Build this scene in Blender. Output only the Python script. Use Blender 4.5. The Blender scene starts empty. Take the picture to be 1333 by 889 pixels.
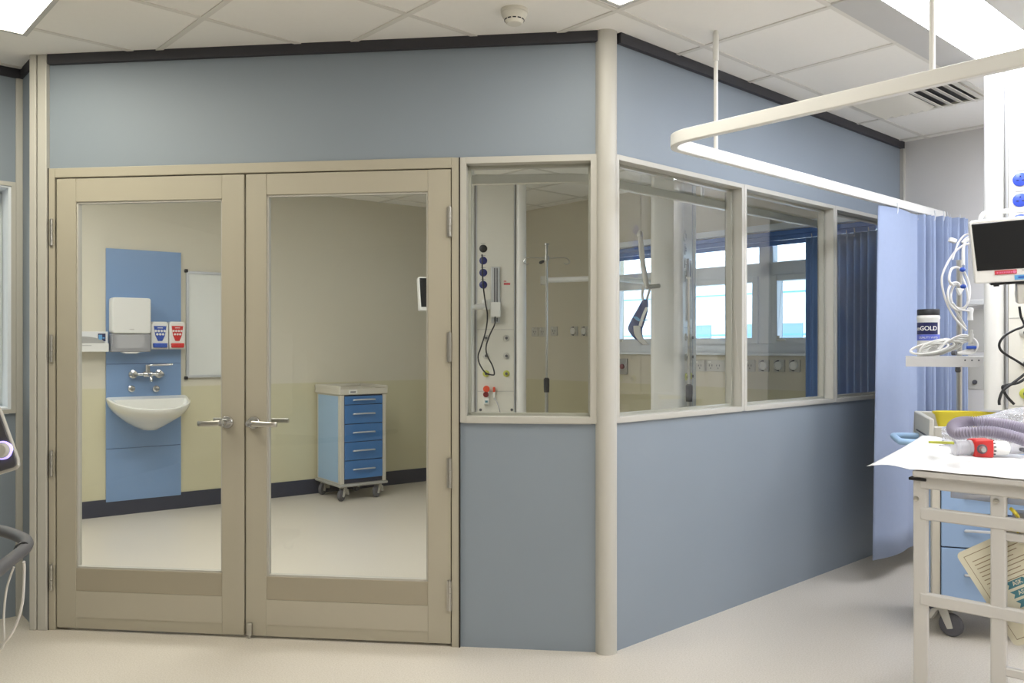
import bpy, math, random
from mathutils import Vector, Matrix
random.seed(7)
SC = bpy.context.scene
COL = SC.collection
# ------------------------------------------------------------------ camera
F, CX, CY, EYE = 1090.0, 666.5, 450.0, 1.32
CEIL = 2.67
cam = bpy.data.objects.new('camera', bpy.data.cameras.new('camera'))
COL.objects.link(cam)
cam.location = (0, 0, EYE)
cam.rotation_euler = (math.pi / 2, 0, 0)
cam.data.sensor_width = 36
cam.data.lens = F / 1333 * 36
cam.data.shift_y = (CY - 444.5) / 1333
cam.data.clip_start = 0.05
SC.camera = cam

def P(x, y, Y):
    """the point at depth Y seen at photo pixel x, y"""
    return Vector(((x - CX) / F * Y, Y, EYE - (y - CY) / F * Y))

# ------------------------------------------------------------------ materials
def lin(c):
    c /= 255.0
    return c / 12.92 if c <= 0.04045 else ((c + 0.055) / 1.055) ** 2.4
def rgb(r, g, b): return (lin(r), lin(g), lin(b), 1)
MATS = {}
def mat(name, col, rough=0.5, metal=0.0, vary=0.04, scale=6.0, bump=0.0, bscale=200.0, spec=0.5, alpha=1.0, coat=0.0):
    m = bpy.data.materials.new(name); m.use_nodes = True
    nt = m.node_tree; b = nt.nodes['Principled BSDF']
    b.inputs['Roughness'].default_value = rough
    b.inputs['Metallic'].default_value = metal
    b.inputs['Specular IOR Level'].default_value = spec
    b.inputs['Coat Weight'].default_value = coat
    c = rgb(*col)
    tc = nt.nodes.new('ShaderNodeTexCoord')
    nz = nt.nodes.new('ShaderNodeTexNoise'); nz.inputs['Scale'].default_value = scale
    nz.inputs['Detail'].default_value = 4
    nt.links.new(tc.outputs['Object'], nz.inputs['Vector'])
    mx = nt.nodes.new('ShaderNodeMix'); mx.data_type = 'RGBA'
    mx.inputs['A'].default_value = tuple(max(0, v * (1 - vary)) for v in c[:3]) + (1,)
    mx.inputs['B'].default_value = tuple(min(1, v * (1 + vary)) for v in c[:3]) + (1,)
    nt.links.new(nz.outputs['Fac'], mx.inputs['Factor'])
    nt.links.new(mx.outputs['Result'], b.inputs['Base Color'])
    if bump:
        n2 = nt.nodes.new('ShaderNodeTexNoise'); n2.inputs['Scale'].default_value = bscale
        nt.links.new(tc.outputs['Object'], n2.inputs['Vector'])
        bp = nt.nodes.new('ShaderNodeBump'); bp.inputs['Strength'].default_value = bump
        bp.inputs['Distance'].default_value = 0.002
        nt.links.new(n2.outputs['Fac'], bp.inputs['Height'])
        nt.links.new(bp.outputs['Normal'], b.inputs['Normal'])
    MATS[name] = m
    return m
def emis(name, col, strength):
    m = bpy.data.materials.new(name); m.use_nodes = True
    nt = m.node_tree; b = nt.nodes['Principled BSDF']
    b.inputs['Base Color'].default_value = rgb(230, 230, 225)
    b.inputs['Emission Color'].default_value = col + (1,)
    b.inputs['Emission Strength'].default_value = strength
    return m
def glassmat(name, tint=(0.97, 0.985, 0.98), ior=1.45, rough=0.0, refl=1.0):
    m = bpy.data.materials.new(name); m.use_nodes = True
    nt = m.node_tree; nt.nodes.clear()
    out = nt.nodes.new('ShaderNodeOutputMaterial')
    tr = nt.nodes.new('ShaderNodeBsdfTransparent'); tr.inputs['Color'].default_value = tint + (1,)
    gl = nt.nodes.new('ShaderNodeBsdfGlossy'); gl.inputs['Roughness'].default_value = rough
    fr = nt.nodes.new('ShaderNodeFresnel'); fr.inputs['IOR'].default_value = ior
    mu = nt.nodes.new('ShaderNodeMath'); mu.operation = 'MULTIPLY'; mu.inputs[1].default_value = refl
    ge = nt.nodes.new('ShaderNodeNewGeometry')
    inv = nt.nodes.new('ShaderNodeMath'); inv.operation = 'SUBTRACT'; inv.inputs[0].default_value = 1.0
    mu2 = nt.nodes.new('ShaderNodeMath'); mu2.operation = 'MULTIPLY'
    mx = nt.nodes.new('ShaderNodeMixShader')
    nt.links.new(fr.outputs[0], mu.inputs[0])
    nt.links.new(ge.outputs['Backfacing'], inv.inputs[1])
    nt.links.new(mu.outputs[0], mu2.inputs[0]); nt.links.new(inv.outputs[0], mu2.inputs[1])
    nt.links.new(mu2.outputs[0], mx.inputs[0])
    nt.links.new(tr.outputs[0], mx.inputs[1]); nt.links.new(gl.outputs[0], mx.inputs[2])
    nt.links.new(mx.outputs[0], out.inputs[0])
    return m

M = dict(
    panel=mat('blue_grey_wall_panel', (140, 151, 162), 0.55, vary=0.03, scale=2.5, bump=0.05, bscale=400),
    frame=mat('cream_powder_coat', (192, 190, 182), 0.42, vary=0.02),
    door=mat('cream_door_paint', (179, 173, 156), 0.42, vary=0.02),
    plate=mat('door_kick_plate', (184, 178, 162), 0.35, vary=0.02),
    rail_dark=mat('door_bottom_rail', (166, 158, 140), 0.45, vary=0.02),
    dark=mat('dark_trim', (56, 56, 62), 0.6),
    skirt=mat('dark_blue_skirting', (46, 50, 68), 0.5),
    gap=mat('shadow_gap_rubber', (35, 33, 30), 0.8),
    wall_up=mat('cream_wall_paint', (216, 210, 192), 0.6, vary=0.015, scale=1.5),
    wall_low=mat('straw_dado_paint', (210, 204, 172), 0.55, vary=0.015, scale=1.5),
    wall_w=mat('pale_grey_wall_paint', (222, 220, 218), 0.6, vary=0.015),
    white_wall=mat('white_wall_paint', (236, 235, 232), 0.6, vary=0.015),
    tile=mat('ceiling_tile', (247, 245, 240), 0.9, vary=0.012, scale=40, bump=0.08, bscale=300, spec=0.1),
    tbar=mat('ceiling_grid_paint', (228, 225, 218), 0.6),
    lightframe=mat('light_fitting_paint', (200, 199, 196), 0.5),
    white=mat('white_plastic', (232, 231, 226), 0.35, vary=0.01),
    offwhite=mat('off_white_plastic', (222, 219, 208), 0.4, vary=0.015),
    porcelain=mat('white_porcelain', (232, 231, 224), 0.12, vary=0.01, coat=0.4),
    splash=mat('blue_splash_panel', (126, 156, 196), 0.35, vary=0.03),
    splash_dark=mat('blue_splash_panel_joint', (70, 95, 140), 0.5),
    chrome=mat('chrome', (215, 215, 215), 0.15, 1.0),
    steel=mat('brushed_steel', (190, 188, 182), 0.3, 1.0),
    alu=mat('anodised_aluminium', (205, 207, 210), 0.38, 0.6),
    grey=mat('grey_plastic', (165, 164, 160), 0.45),
    lgrey=mat('light_grey_plastic', (198, 196, 188), 0.45),
    dgrey=mat('dark_grey_plastic', (88, 88, 92), 0.5),
    black=mat('black_plastic', (22, 22, 24), 0.45),
    screen=mat('monitor_screen', (24, 25, 27), 0.22, vary=0.05),
    rubber=mat('grey_rubber', (92, 92, 98), 0.7),
    cart=mat('light_blue_metal', (150, 178, 216), 0.4, vary=0.02),
    cart_in=mat('mid_blue_metal', (66, 118, 178), 0.4, vary=0.02),
    cart_side=mat('pale_blue_metal', (158, 190, 222), 0.4, vary=0.02),
    cart_top=mat('cart_cream_frame', (206, 201, 188), 0.45, vary=0.02),
    curtain=mat('light_blue_curtain_cloth', (156, 169, 196), 0.85, vary=0.03, scale=30, bump=0.1, bscale=900, spec=0.15),
    curtain_in=mat('deep_blue_curtain_cloth', (112, 142, 192), 0.85, vary=0.04, scale=30, bump=0.1, bscale=900, spec=0.15),
    blind=mat('blue_pelmet_fabric', (84, 124, 196), 0.7, vary=0.05),
    winframe=mat('window_white_blue_aluminium', (232, 238, 246), 0.4),
    cuff=mat('navy_blue_cuff_cloth', (50, 66, 118), 0.7, vary=0.1),
    navy=mat('navy_label', (32, 36, 84), 0.4),
    violet=mat('violet_blue_label', (98, 110, 196), 0.4),
    socket=mat('blue_socket_plastic', (62, 88, 206), 0.35),
    socket_in=mat('navy_socket_plastic', (34, 40, 110), 0.35),
    red=mat('red_plastic', (206, 44, 40), 0.3),
    dred=mat('dark_red_plastic', (120, 20, 24), 0.35),
    orange=mat('orange_red_plastic', (226, 82, 44), 0.35),
    yellow=mat('yellow_plastic', (226, 208, 60), 0.4),
    lime=mat('yellow_green_plastic', (196, 198, 84), 0.4),
    blue=mat('blue_plastic', (44, 80, 170), 0.4),
    sky=mat('pale_blue_sticker', (96, 160, 210), 0.5),
    pink=mat('pink_sticker', (226, 130, 170), 0.5),
    redlab=mat('red_label', (196, 62, 70), 0.5),
    paper=mat('white_paper', (226, 226, 226), 0.8, vary=0.01, spec=0.1),
    card=mat('cream_card', (232, 228, 208), 0.6, vary=0.02),
    ink=mat('brown_ink', (158, 140, 114), 0.7),
    teal=mat('teal_ink', (78, 132, 146), 0.6),
    cable=mat('white_cable', (224, 222, 216), 0.45),
    hose=mat('violet_grey_hose', (158, 152, 168), 0.3, vary=0.05),
    trolley=mat('grey_white_steel_paint', (205, 203, 200), 0.4, vary=0.015),
    whiteboard=mat('whiteboard_enamel', (228, 230, 226), 0.18, vary=0.01),
    brown=mat('brick_brown_paint', (150, 110, 84), 0.7),
    ext=mat('pale_render', (216, 226, 234), 0.8),
    extw=mat('distant_window_glass', (120, 150, 172), 0.3),
)
M['glass'] = glassmat('clear_partition_glass', (0.955, 0.965, 0.95), 1.5, 0.0, 1.5)
M['wglass'] = glassmat('clear_window_glass', (0.97, 0.99, 1.0), 1.4)
def plastic_film(name, base, amount, rough=0.15, refl=0.9):
    m = bpy.data.materials.new(name); m.use_nodes = True
    nt = m.node_tree; b = nt.nodes['Principled BSDF']; out = nt.nodes['Material Output']
    b.inputs['Base Color'].default_value = rgb(*base); b.inputs['Roughness'].default_value = rough
    tc = nt.nodes.new('ShaderNodeTexCoord'); nz = nt.nodes.new('ShaderNodeTexNoise'); nz.inputs['Scale'].default_value = 38; nz.inputs['Detail'].default_value = 3
    bp = nt.nodes.new('ShaderNodeBump'); bp.inputs['Strength'].default_value = refl; bp.inputs['Distance'].default_value = 0.01
    nt.links.new(tc.outputs['Object'], nz.inputs['Vector']); nt.links.new(nz.outputs['Fac'], bp.inputs['Height']); nt.links.new(bp.outputs['Normal'], b.inputs['Normal'])
    tr = nt.nodes.new('ShaderNodeBsdfTransparent'); tr.inputs['Color'].default_value = (0.95, 0.95, 0.96, 1)
    lw = nt.nodes.new('ShaderNodeFresnel'); lw.inputs['IOR'].default_value = 1.4
    ad = nt.nodes.new('ShaderNodeMath'); ad.operation = 'ADD'; ad.inputs[1].default_value = amount; ad.use_clamp = True
    mx = nt.nodes.new('ShaderNodeMixShader')
    nt.links.new(bp.outputs['Normal'], lw.inputs['Normal'])
    nt.links.new(lw.outputs[0], ad.inputs[0]); nt.links.new(ad.outputs[0], mx.inputs[0])
    nt.links.new(tr.outputs[0], mx.inputs[1]); nt.links.new(b.outputs[0], mx.inputs[2]); nt.links.new(mx.outputs[0], out.inputs[0])
    return m
M['film'] = plastic_film('clear_plastic_film', (230, 231, 234), 0.16, 0.10, 1.0)
M['clear'] = plastic_film('translucent_plastic', (214, 213, 216), 0.42, 0.2, 0.05)
M['lamp'] = emis('added_light_diffuser', (1.0, 0.96, 0.90), 8.0)  # only for added lights behind the viewer
M['lamp_warm'] = emis('warm_light_diffuser', (1.0, 0.95, 0.79), 9.5)
M['added_lamp_side'] = emis('added_side_light_diffuser', (0.985, 0.985, 1.0), 15.0)  # only for added lights on the right, out of view
M['lamp_mid'] = emis('neutral_light_diffuser', (1.0, 0.96, 0.87), 6.5)
M['lamp_cool'] = emis('cool_light_diffuser', (0.93, 0.97, 1.09), 22.0)
M['added_lamp_in'] = emis('added_inner_light_diffuser', (1.0, 0.985, 0.97), 15.0)  # only for the added lights of the glazed room
M['ring'] = emis('violet_ring_light', (0.30, 0.22, 1.0), 1.6)

def floor_mat():
    m = bpy.data.materials.new('cream_vinyl_floor'); m.use_nodes = True
    nt = m.node_tree; b = nt.nodes['Principled BSDF']
    tc = nt.nodes.new('ShaderNodeTexCoord')
    n1 = nt.nodes.new('ShaderNodeTexNoise'); n1.inputs['Scale'].default_value = 160; n1.inputs['Detail'].default_value = 5
    n2 = nt.nodes.new('ShaderNodeTexNoise'); n2.inputs['Scale'].default_value = 1.4; n2.inputs['Detail'].default_value = 3
    r = nt.nodes.new('ShaderNodeValToRGB')
    r.color_ramp.elements[0].position = 0.30; r.color_ramp.elements[0].color = rgb(200, 192, 177)
    r.color_ramp.elements[1].position = 0.62; r.color_ramp.elements[1].color = rgb(219, 212, 201)
    r2 = nt.nodes.new('ShaderNodeValToRGB')
    r2.color_ramp.elements[0].color = rgb(246, 246, 246); r2.color_ramp.elements[1].color = (1, 1, 1, 1)
    mx = nt.nodes.new('ShaderNodeMix'); mx.data_type = 'RGBA'; mx.blend_type = 'MULTIPLY'; mx.inputs['Factor'].default_value = 1
    for n in (n1, n2): nt.links.new(tc.outputs['Object'], n.inputs['Vector'])
    nt.links.new(n1.outputs['Fac'], r.inputs[0]); nt.links.new(n2.outputs['Fac'], r2.inputs[0])
    nt.links.new(r.outputs[0], mx.inputs['A']); nt.links.new(r2.outputs[0], mx.inputs['B'])
    nt.links.new(mx.outputs['Result'], b.inputs['Base Color'])
    b.inputs['Roughness'].default_value = 0.38
    return m
M['floor'] = floor_mat()

# ------------------------------------------------------------------ mesh builder
class MB:
    def __init__(s): s.v = []; s.f = []; s.m = []; s.cur = 0
    def slot(s, i): s.cur = i; return s
    def add(s, vs, fs):
        o = len(s.v); s.v += [tuple(v) for v in vs]
        for f in fs: s.f.append(tuple(i + o for i in f)); s.m.append(s.cur)
        return s
    def box(s, x0, x1, y0, y1, z0, z1, tf=None):
        if x0 > x1: x0, x1 = x1, x0
        if y0 > y1: y0, y1 = y1, y0
        if z0 > z1: z0, z1 = z1, z0
        vs = [Vector(p) for p in ((x0, y0, z0), (x1, y0, z0), (x1, y1, z0), (x0, y1, z0), (x0, y0, z1), (x1, y0, z1), (x1, y1, z1), (x0, y1, z1))]
        if tf: vs = [tf @ v for v in vs]
        return s.add(vs, [(0, 3, 2, 1), (4, 5, 6, 7), (0, 1, 5, 4), (1, 2, 6, 5), (2, 3, 7, 6), (3, 0, 4, 7)])
    def prism(s, poly, y0, y1, tf=None):
        """polygon in x,z (counter-clockwise seen from -y) extruded from y0 to y1"""
        n = len(poly)
        vs = [Vector((p[0], y0, p[1])) for p in poly] + [Vector((p[0], y1, p[1])) for p in poly]
        if tf: vs = [tf @ v for v in vs]
        fs = [tuple(range(n)), tuple(range(2 * n - 1, n - 1, -1))]
        fs += [((i + 1) % n, i, i + n, (i + 1) % n + n) for i in range(n)]
        return s.add(vs, fs)
    def prismz(s, poly, z0, z1):
        n = len(poly)
        vs = [(p[0], p[1], z0) for p in poly] + [(p[0], p[1], z1) for p in poly]
        fs = [tuple(range(n - 1, -1, -1)), tuple(range(n, 2 * n))]
        fs += [(i, (i + 1) % n, (i + 1) % n + n, i + n) for i in range(n)]
        return s.add(vs, fs)
    def lathe(s, prof, c=(0, 0, 0), axis=(0, 0, 1), n=24):
        """prof: (radius, height) pairs along axis"""
        a = Vector(axis).normalized(); c = Vector(c)
        u = a.orthogonal().normalized(); w = a.cross(u)
        vs = []; fs = []
        for r, h in prof:
            for k in range(n):
                t = 2 * math.pi * k / n
                vs.append(c + a * h + (u * math.cos(t) + w * math.sin(t)) * r)
        L = len(prof)
        for i in range(L - 1):
            for k in range(n):
                k2 = (k + 1) % n
                fs.append((i * n + k, i * n + k2, (i + 1) * n + k2, (i + 1) * n + k))
        if prof[0][0] > 1e-6: fs.append(tuple(range(n - 1, -1, -1)))
        if prof[-1][0] > 1e-6: fs.append(tuple((L - 1) * n + k for k in range(n)))
        return s.add(vs, fs)
    def cyl(s, a, b, r, n=16, r2=None):
        a, b = Vector(a), Vector(b)
        return s.lathe([(r, 0), (r if r2 is None else r2, (b - a).length)], a, b - a, n)
    def tube(s, pts, r, n=8, closed=False, cap=True):
        pts = [Vector(p) for p in pts]
        L = len(pts)
        rf = r if callable(r) else (lambda i: r)
        vs = []; fs = []
        prev = None
        for i, p in enumerate(pts):
            if closed: t = pts[(i + 1) % L] - pts[i - 1]
            else: t = pts[min(i + 1, L - 1)] - pts[max(i - 1, 0)]
            if t.length < 1e-9: t = Vector((0, 0, 1))
            t.normalize()
            u = t.orthogonal().normalized() if prev is None else (prev - t * prev.dot(t))
            if u.length < 1e-6: u = t.orthogonal()
            u.normalize(); prev = u; w = t.cross(u)
            for k in range(n):
                a = 2 * math.pi * k / n
                vs.append(p + (u * math.cos(a) + w * math.sin(a)) * rf(i))
        for i in range(L if closed else L - 1):
            j = (i + 1) % L
            for k in range(n):
                k2 = (k + 1) % n
                fs.append((i * n + k, i * n + k2, j * n + k2, j * n + k))
        if not closed and cap:
            fs.append(tuple(range(n - 1, -1, -1))); fs.append(tuple((L - 1) * n + k for k in range(n)))
        return s.add(vs, fs)
    def bar(s, pts, w, h):
        """rectangular section swept along pts (horizontal path): w across, h tall"""
        pts = [Vector(p) for p in pts]; L = len(pts); vs = []; fs = []
        for i, p in enumerate(pts):
            t = pts[min(i + 1, L - 1)] - pts[max(i - 1, 0)]; t.z = 0; t.normalize()
            n = Vector((-t.y, t.x, 0))
            for a, b in ((-1, -1), (1, -1), (1, 1), (-1, 1)):
                vs.append(p + n * (a * w / 2) + Vector((0, 0, b * h / 2)))
        for i in range(L - 1):
            for k in range(4):
                k2 = (k + 1) % 4
                fs.append((i * 4 + k, i * 4 + k2, i * 4 + 4 + k2, i * 4 + 4 + k))
        fs.append((3, 2, 1, 0)); fs.append(tuple((L - 1) * 4 + k for k in range(4)))
        return s.add(vs, fs)
    def sphere(s, c, r, n=14, sc=(1, 1, 1)):
        c = Vector(c); vs = []; fs = []
        R = n // 2
        for i in range(R + 1):
            th = math.pi * i / R
            for k in range(n):
                ph = 2 * math.pi * k / n
                vs.append(c + Vector((r * sc[0] * math.sin(th) * math.cos(ph), r * sc[1] * math.sin(th) * math.sin(ph), -r * sc[2] * math.cos(th))))
        for i in range(R):
            for k in range(n):
                k2 = (k + 1) % n
                fs.append((i * n + k, i * n + k2, (i + 1) * n + k2, (i + 1) * n + k))
        return s.add(vs, fs)
    def build(s, name, m, parent=None, bevel=0.0, smooth=True, mw=None, segs=2):
        me = bpy.data.meshes.new(name)
        me.from_pydata(s.v, [], s.f)
        for x in (m if isinstance(m, (list, tuple)) else [m]):
            me.materials.append(M[x] if isinstance(x, str) else x)
        me.polygons.foreach_set('material_index', s.m)
        me.validate(); me.update()
        import bmesh
        bm = bmesh.new(); bm.from_mesh(me)
        bmesh.ops.remove_doubles(bm, verts=bm.verts, dist=1e-6)
        bmesh.ops.recalc_face_normals(bm, faces=bm.faces)
        bm.to_mesh(me); bm.free()
        o = bpy.data.objects.new(name, me); COL.objects.link(o)
        if smooth:
            me.polygons.foreach_set('use_smooth', [True] * len(me.polygons))
            me.set_sharp_from_angle(angle=math.radians(38))
        if bevel:
            b = o.modifiers.new('bevel', 'BEVEL'); b.width = bevel; b.segments = segs
            b.limit_method = 'ANGLE'; b.angle_limit = math.radians(40)
        if parent: o.parent = parent
        if mw: o.matrix_world = mw
        return o

def smooth_path(pts, k=8, closed=False):
    pts = [Vector(p) for p in pts]; L = len(pts); out = []
    rng = range(L) if closed else range(L - 1)
    for i in rng:
        g = (lambda j: pts[j % L]) if closed else (lambda j: pts[max(0, min(L - 1, j))])
        p0, p1, p2, p3 = g(i - 1), g(i), g(i + 1), g(i + 2)
        for q in range(k):
            t = q / k
            out.append(0.5 * ((2 * p1) + (p2 - p0) * t + (2 * p0 - 5 * p1 + 4 * p2 - p3) * t * t + (3 * p1 - p0 - 3 * p2 + p3) * t ** 3))
    if not closed: out.append(pts[-1])
    return out

def tag(o, label, cat=None, group=None, kind=None):
    if label: o['label'] = label
    if cat: o['category'] = cat
    if group: o['group'] = group
    if kind: o['kind'] = kind
    return o
def empty(name, mw=None):
    o = bpy.data.objects.new(name, None); COL.objects.link(o)
    o.empty_display_size = 0.05
    if mw: o.matrix_world = mw
    return o
def copy_tree(o, parent=None):
    c = o.copy(); COL.objects.link(c)
    if parent: c.parent = parent
    for ch in list(o.children): copy_tree(ch, c)
    return c

class Frame:
    """a vertical plane: u along it, v behind it (away from the viewer's side), z up"""
    def __init__(s, a, b):
        s.a = Vector((a[0], a[1], 0)); d = Vector((b[0] - a[0], b[1] - a[1], 0))
        s.len = d.length; s.u = d.normalized(); s.n = Vector((-s.u.y, s.u.x, 0))
        s.ang = math.atan2(s.u.y, s.u.x)
        s.mw = Matrix.Translation(s.a) @ Matrix.Rotation(s.ang, 4, 'Z')
    def pt(s, u, v=0, z=0): return s.a + s.u * u + s.n * v + Vector((0, 0, z))
    def px(s, x, y, v=0):
        d = Vector(((x - CX) / F, 1, -(y - CY) / F))
        o = s.a + s.n * v
        t = o.dot(s.n) / d.dot(s.n)
        p = d * t + Vector((0, 0, EYE))
        return (p - s.a).dot(s.u), p.z
    def ux(s, x, v=0): return s.px(x, CY, v)[0]
    def at(s, u, v=0, z=0): return Matrix.Translation(s.pt(u, v, z)) @ Matrix.Rotation(s.ang, 4, 'Z')

TH = 0.10                                              # partition thickness
A = Frame((-2.157, 3.889), (0.408, 3.588))             # door partition
B = Frame((0.447, 3.600), (2.600, 5.560))              # windowed partition
S = Frame((-4.90, 5.18), (-0.13, 8.70))                # sink wall of the inner room
W = Frame((-0.13, 8.70), (5.00, 2.80))                 # outside wall
LW = Frame((-4.619, 2.087), (-2.40, 4.105))            # left partition
RT = Frame((-2.40, 4.105), (-2.215, 3.895))            # its short return

def wallbox(name, fr, u0, u1, v0, v1, z0, z1, m, label, cat='wall', parent=None, bevel=0.0, kind='structure'):
    o = MB().box(u0, u1, v0, v1, z0, z1).build(name, m, parent, bevel, smooth=False, mw=None if parent else fr.mw)
    if not parent: tag(o, label, cat, None, kind)
    return o

# ------------------------------------------------------------------ floor, ceiling, shell
fl = MB().box(-6.5, 6.5, -4.2, 10, -0.1, 0).build('floor', 'floor', smooth=False)
tag(fl, 'cream speckled vinyl floor running through both rooms', 'floor', kind='structure')
ce = MB().box(-6.5, 6.5, -4.2, 10, CEIL, CEIL + 0.08).build('ceiling', 'tile', smooth=False)
tag(ce, 'suspended ceiling of square white tiles in a painted grid', 'ceiling', kind='structure')
cross = Vector((0.4217, 3.367, 0)); q = Vector((0.74, 0.673, 0)).normalized(); p = Vector((q.y, -q.x, 0))
GRID = Matrix.Translation(cross) @ Matrix.Rotation(math.atan2(q.y, q.x), 4, 'Z')   # x along q, -y along p
g = MB()
for i in range(-11, 12): g.box(-7, 7, i * 0.6 - 0.012, i * 0.6 + 0.012, CEIL - 0.004, CEIL + 0.002)
for i in range(-11, 12): g.box(i * 0.6 - 0.012, i * 0.6 + 0.012, -7, 7, CEIL - 0.005, CEIL + 0.002)
gd = g.build('ceiling_grid', 'tbar', smooth=False); gd.matrix_world = GRID
gd.parent = ce; gd.matrix_parent_inverse = Matrix.Identity(4)

def two_tone(name, fr, u0, u1, label, dado=0.99):
    b = MB().box(u0, u1, 0, 0.15, dado, CEIL)
    b.slot(1).box(u0, u1, -0.002, 0.15, 0, dado)
    return tag(b.build(name, ['wall_up', 'wall_low'], smooth=False, mw=fr.mw), label, 'wall', kind='structure')
two_tone('wall_back', S, 0, S.len + 0.1, 'cream wall with straw-coloured lower half behind the wash basin')
tag(MB().box(0, S.len, -0.012, -0.002, 0, 0.13).build('baseboard_back', 'skirt', smooth=False, mw=S.mw), 'dark navy skirting along the wash basin wall', 'skirting', kind='structure')

# outside wall with a window opening
wu0, wu1 = W.ux(793), W.ux(1160); wz0, wz1 = 1.265, 2.17
uend = (Vector((2.6, 5.56, 0)) - W.a).dot(W.u)
wb = MB()
for s_, (z0, z1) in ((1, (0, 0.99)), (0, (0.99, CEIL))):
    wb.slot(s_)
    if s_: wb.box(0, uend, -0.002, 0.2, z0, z1)
    else:
        wb.box(0, wu0, 0, 0.2, z0, z1); wb.box(wu1, uend, 0, 0.2, z0, z1)
        wb.box(wu0, wu1, 0, 0.2, z0, wz0); wb.box(wu0, wu1, 0, 0.2, wz1, CEIL)
wb.slot(2).box(uend, W.len, 0, 0.2, 0, CEIL)
tag(wb.build('wall_window_side', ['wall_up', 'wall_low', 'wall_w'], smooth=False, mw=W.mw), 'outside wall, cream in the inner room and grey by the blue curtain', 'wall', kind='structure')
tag(MB().box(0.02, uend - 0.1, -0.012, -0.002, 0, 0.13).build('baseboard_window_side', 'skirt', smooth=False, mw=W.mw), 'dark navy skirting under the outside windows', 'skirting', kind='structure')
# shell behind the viewer and at the far left of the inner room
def shell(name, a, b, label, m='white_wall'):
    f = Frame(a, b)
    return tag(MB().box(-0.05, f.len + 0.05, 0, 0.12, 0, CEIL).build(name, m, smooth=False, mw=f.mw), label, 'wall', kind='structure')
shell('wall_right', (5.0, 2.80), (5.0, -3.6), 'plain white wall on the right of the ward')
shell('wall_rear', (5.0, -3.6), (-5.2, -3.6), 'plain white wall behind the viewer')
shell('wall_left', (-5.2, -3.6), (-4.66, 2.06), 'plain white wall at the left end of the ward')
shell('wall_end', (-4.62, 2.15), (-5.9, 5.05), 'plain white end wall of the inner room')

# ------------------------------------------------------------------ partition A : doors and window
zt = CEIL
uL, uR = A.ux(61), A.ux(778)
zh = A.px(597, 205)[1]                      # underside of header panel
u_dl, u_dr = A.ux(62.5), A.ux(598)
hd = MB().box(uL, uR, 0.012, TH, zh, zt).build('wall_front', 'panel', smooth=False, mw=A.mw)
tag(hd, 'blue-grey header panel above the double doors', 'wall', kind='structure')
zw0, zw1 = A.px(690, 551)[1], zh
lp = MB().box(u_dr, uR, 0.012, TH, 0, zw0).build('wall_front', 'panel', smooth=False, mw=A.mw)
tag(lp, 'blue-grey lower panel between the double doors and the corner post', 'wall', kind='structure')
tr = MB().box(uL + 0.01, uR, -0.012, TH, zt - 0.045, zt).build('trim_1', 'dark', smooth=False, mw=A.mw)
tag(tr, 'dark ceiling trim above the double doors', 'trim', kind='structure')
# door frame
ztop = A.px(330, 226)[1]
dz0 = 0.012
fu0, fu1 = A.ux(72), A.ux(587)
b = MB()
b.box(u_dl, fu0 - 0.003, 0, TH, 0, zh).box(fu1 + 0.003, u_dr, 0, TH, 0, zh).box(fu0 - 0.003, fu1 + 0.003, 0, TH, ztop + 0.004, zh)
# stop behind the leaves
b.box(fu0 - 0.003, fu0 + 0.02, 0.06, TH, 0, ztop).box(fu1 - 0.02, fu1 + 0.003, 0.06, TH, 0, ztop).box(fu0, fu1, 0.06, TH, ztop - 0.02, ztop + 0.004)
tag(b.build('trim_2', 'door', bevel=0.003, smooth=False, mw=A.mw), 'cream door frame around the two glazed door leaves', 'door frame', kind='structure')
tag(MB().box(u_dl, u_dl + 0.004, -0.002, 0.004, 0, zh).box(u_dr - 0.002, u_dr + 0.003, -0.002, 0.01, 0, zh).build('trim_8', 'gap', smooth=False, mw=A.mw), 'thin dark joints on both sides of the door frame', 'trim', kind='structure')

def lever(root, hx, hz, sgn):
    """round rose, turned neck and flat lever; sgn is the lever's direction along u"""
    h = MB().lathe([(0.0, -0.012), (0.026, -0.012), (0.029, -0.008), (0.029, 0.0)], (hx, 0.0, hz), (0, 1, 0), 28).build('handle', 'chrome', root)
    n = MB().lathe([(0.012, 0), (0.012, 0.03), (0.015, 0.036), (0.015, 0.052), (0.0, 0.054)], (hx, -0.01, hz), (0, -1, 0), 18).build('neck', 'chrome', h)
    pts = [(hx, -0.05, hz), (hx + sgn * 0.02, -0.053, hz - 0.001), (hx + sgn * 0.06, -0.053, hz - 0.003), (hx + sgn * 0.105, -0.048, hz - 0.004), (hx + sgn * 0.122, -0.040, hz - 0.004)]
    pp = smooth_path(pts, 5)
    l = MB(); L = len(pp); vs = []; fs = []
    for i, c in enumerate(pp):
        hh = 0.0135 - 0.002 * (i / L); ww = 0.007
        for k in range(10):
            a = 2 * math.pi * k / 10
            vs.append((c.x, c.y + ww * math.cos(a), c.z + hh * math.sin(a)))
    for i in range(L - 1):
        for k in range(10):
            fs.append((i * 10 + k, i * 10 + (k + 1) % 10, i * 10 + 10 + (k + 1) % 10, i * 10 + 10 + k))
    fs += [tuple(range(10)), tuple((L - 1) * 10 + k for k in range(10))]
    l.add(vs, fs).build('lever', 'steel', h)
    # inner side of the door
    b = MB().lathe([(0.0, 0.067), (0.026, 0.067), (0.029, 0.063), (0.029, 0.055)], (hx, 0, hz), (0, 1, 0), 28)
    b.cyl((hx, 0.06, hz), (hx, 0.11, hz), 0.011)
    b.box(hx + min(0, sgn * 0.12), hx + max(0, sgn * 0.12), 0.1, 0.112, hz - 0.01, hz + 0.01)
    b.build('inner_handle', 'steel', root, bevel=0.003)
    return h

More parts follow.
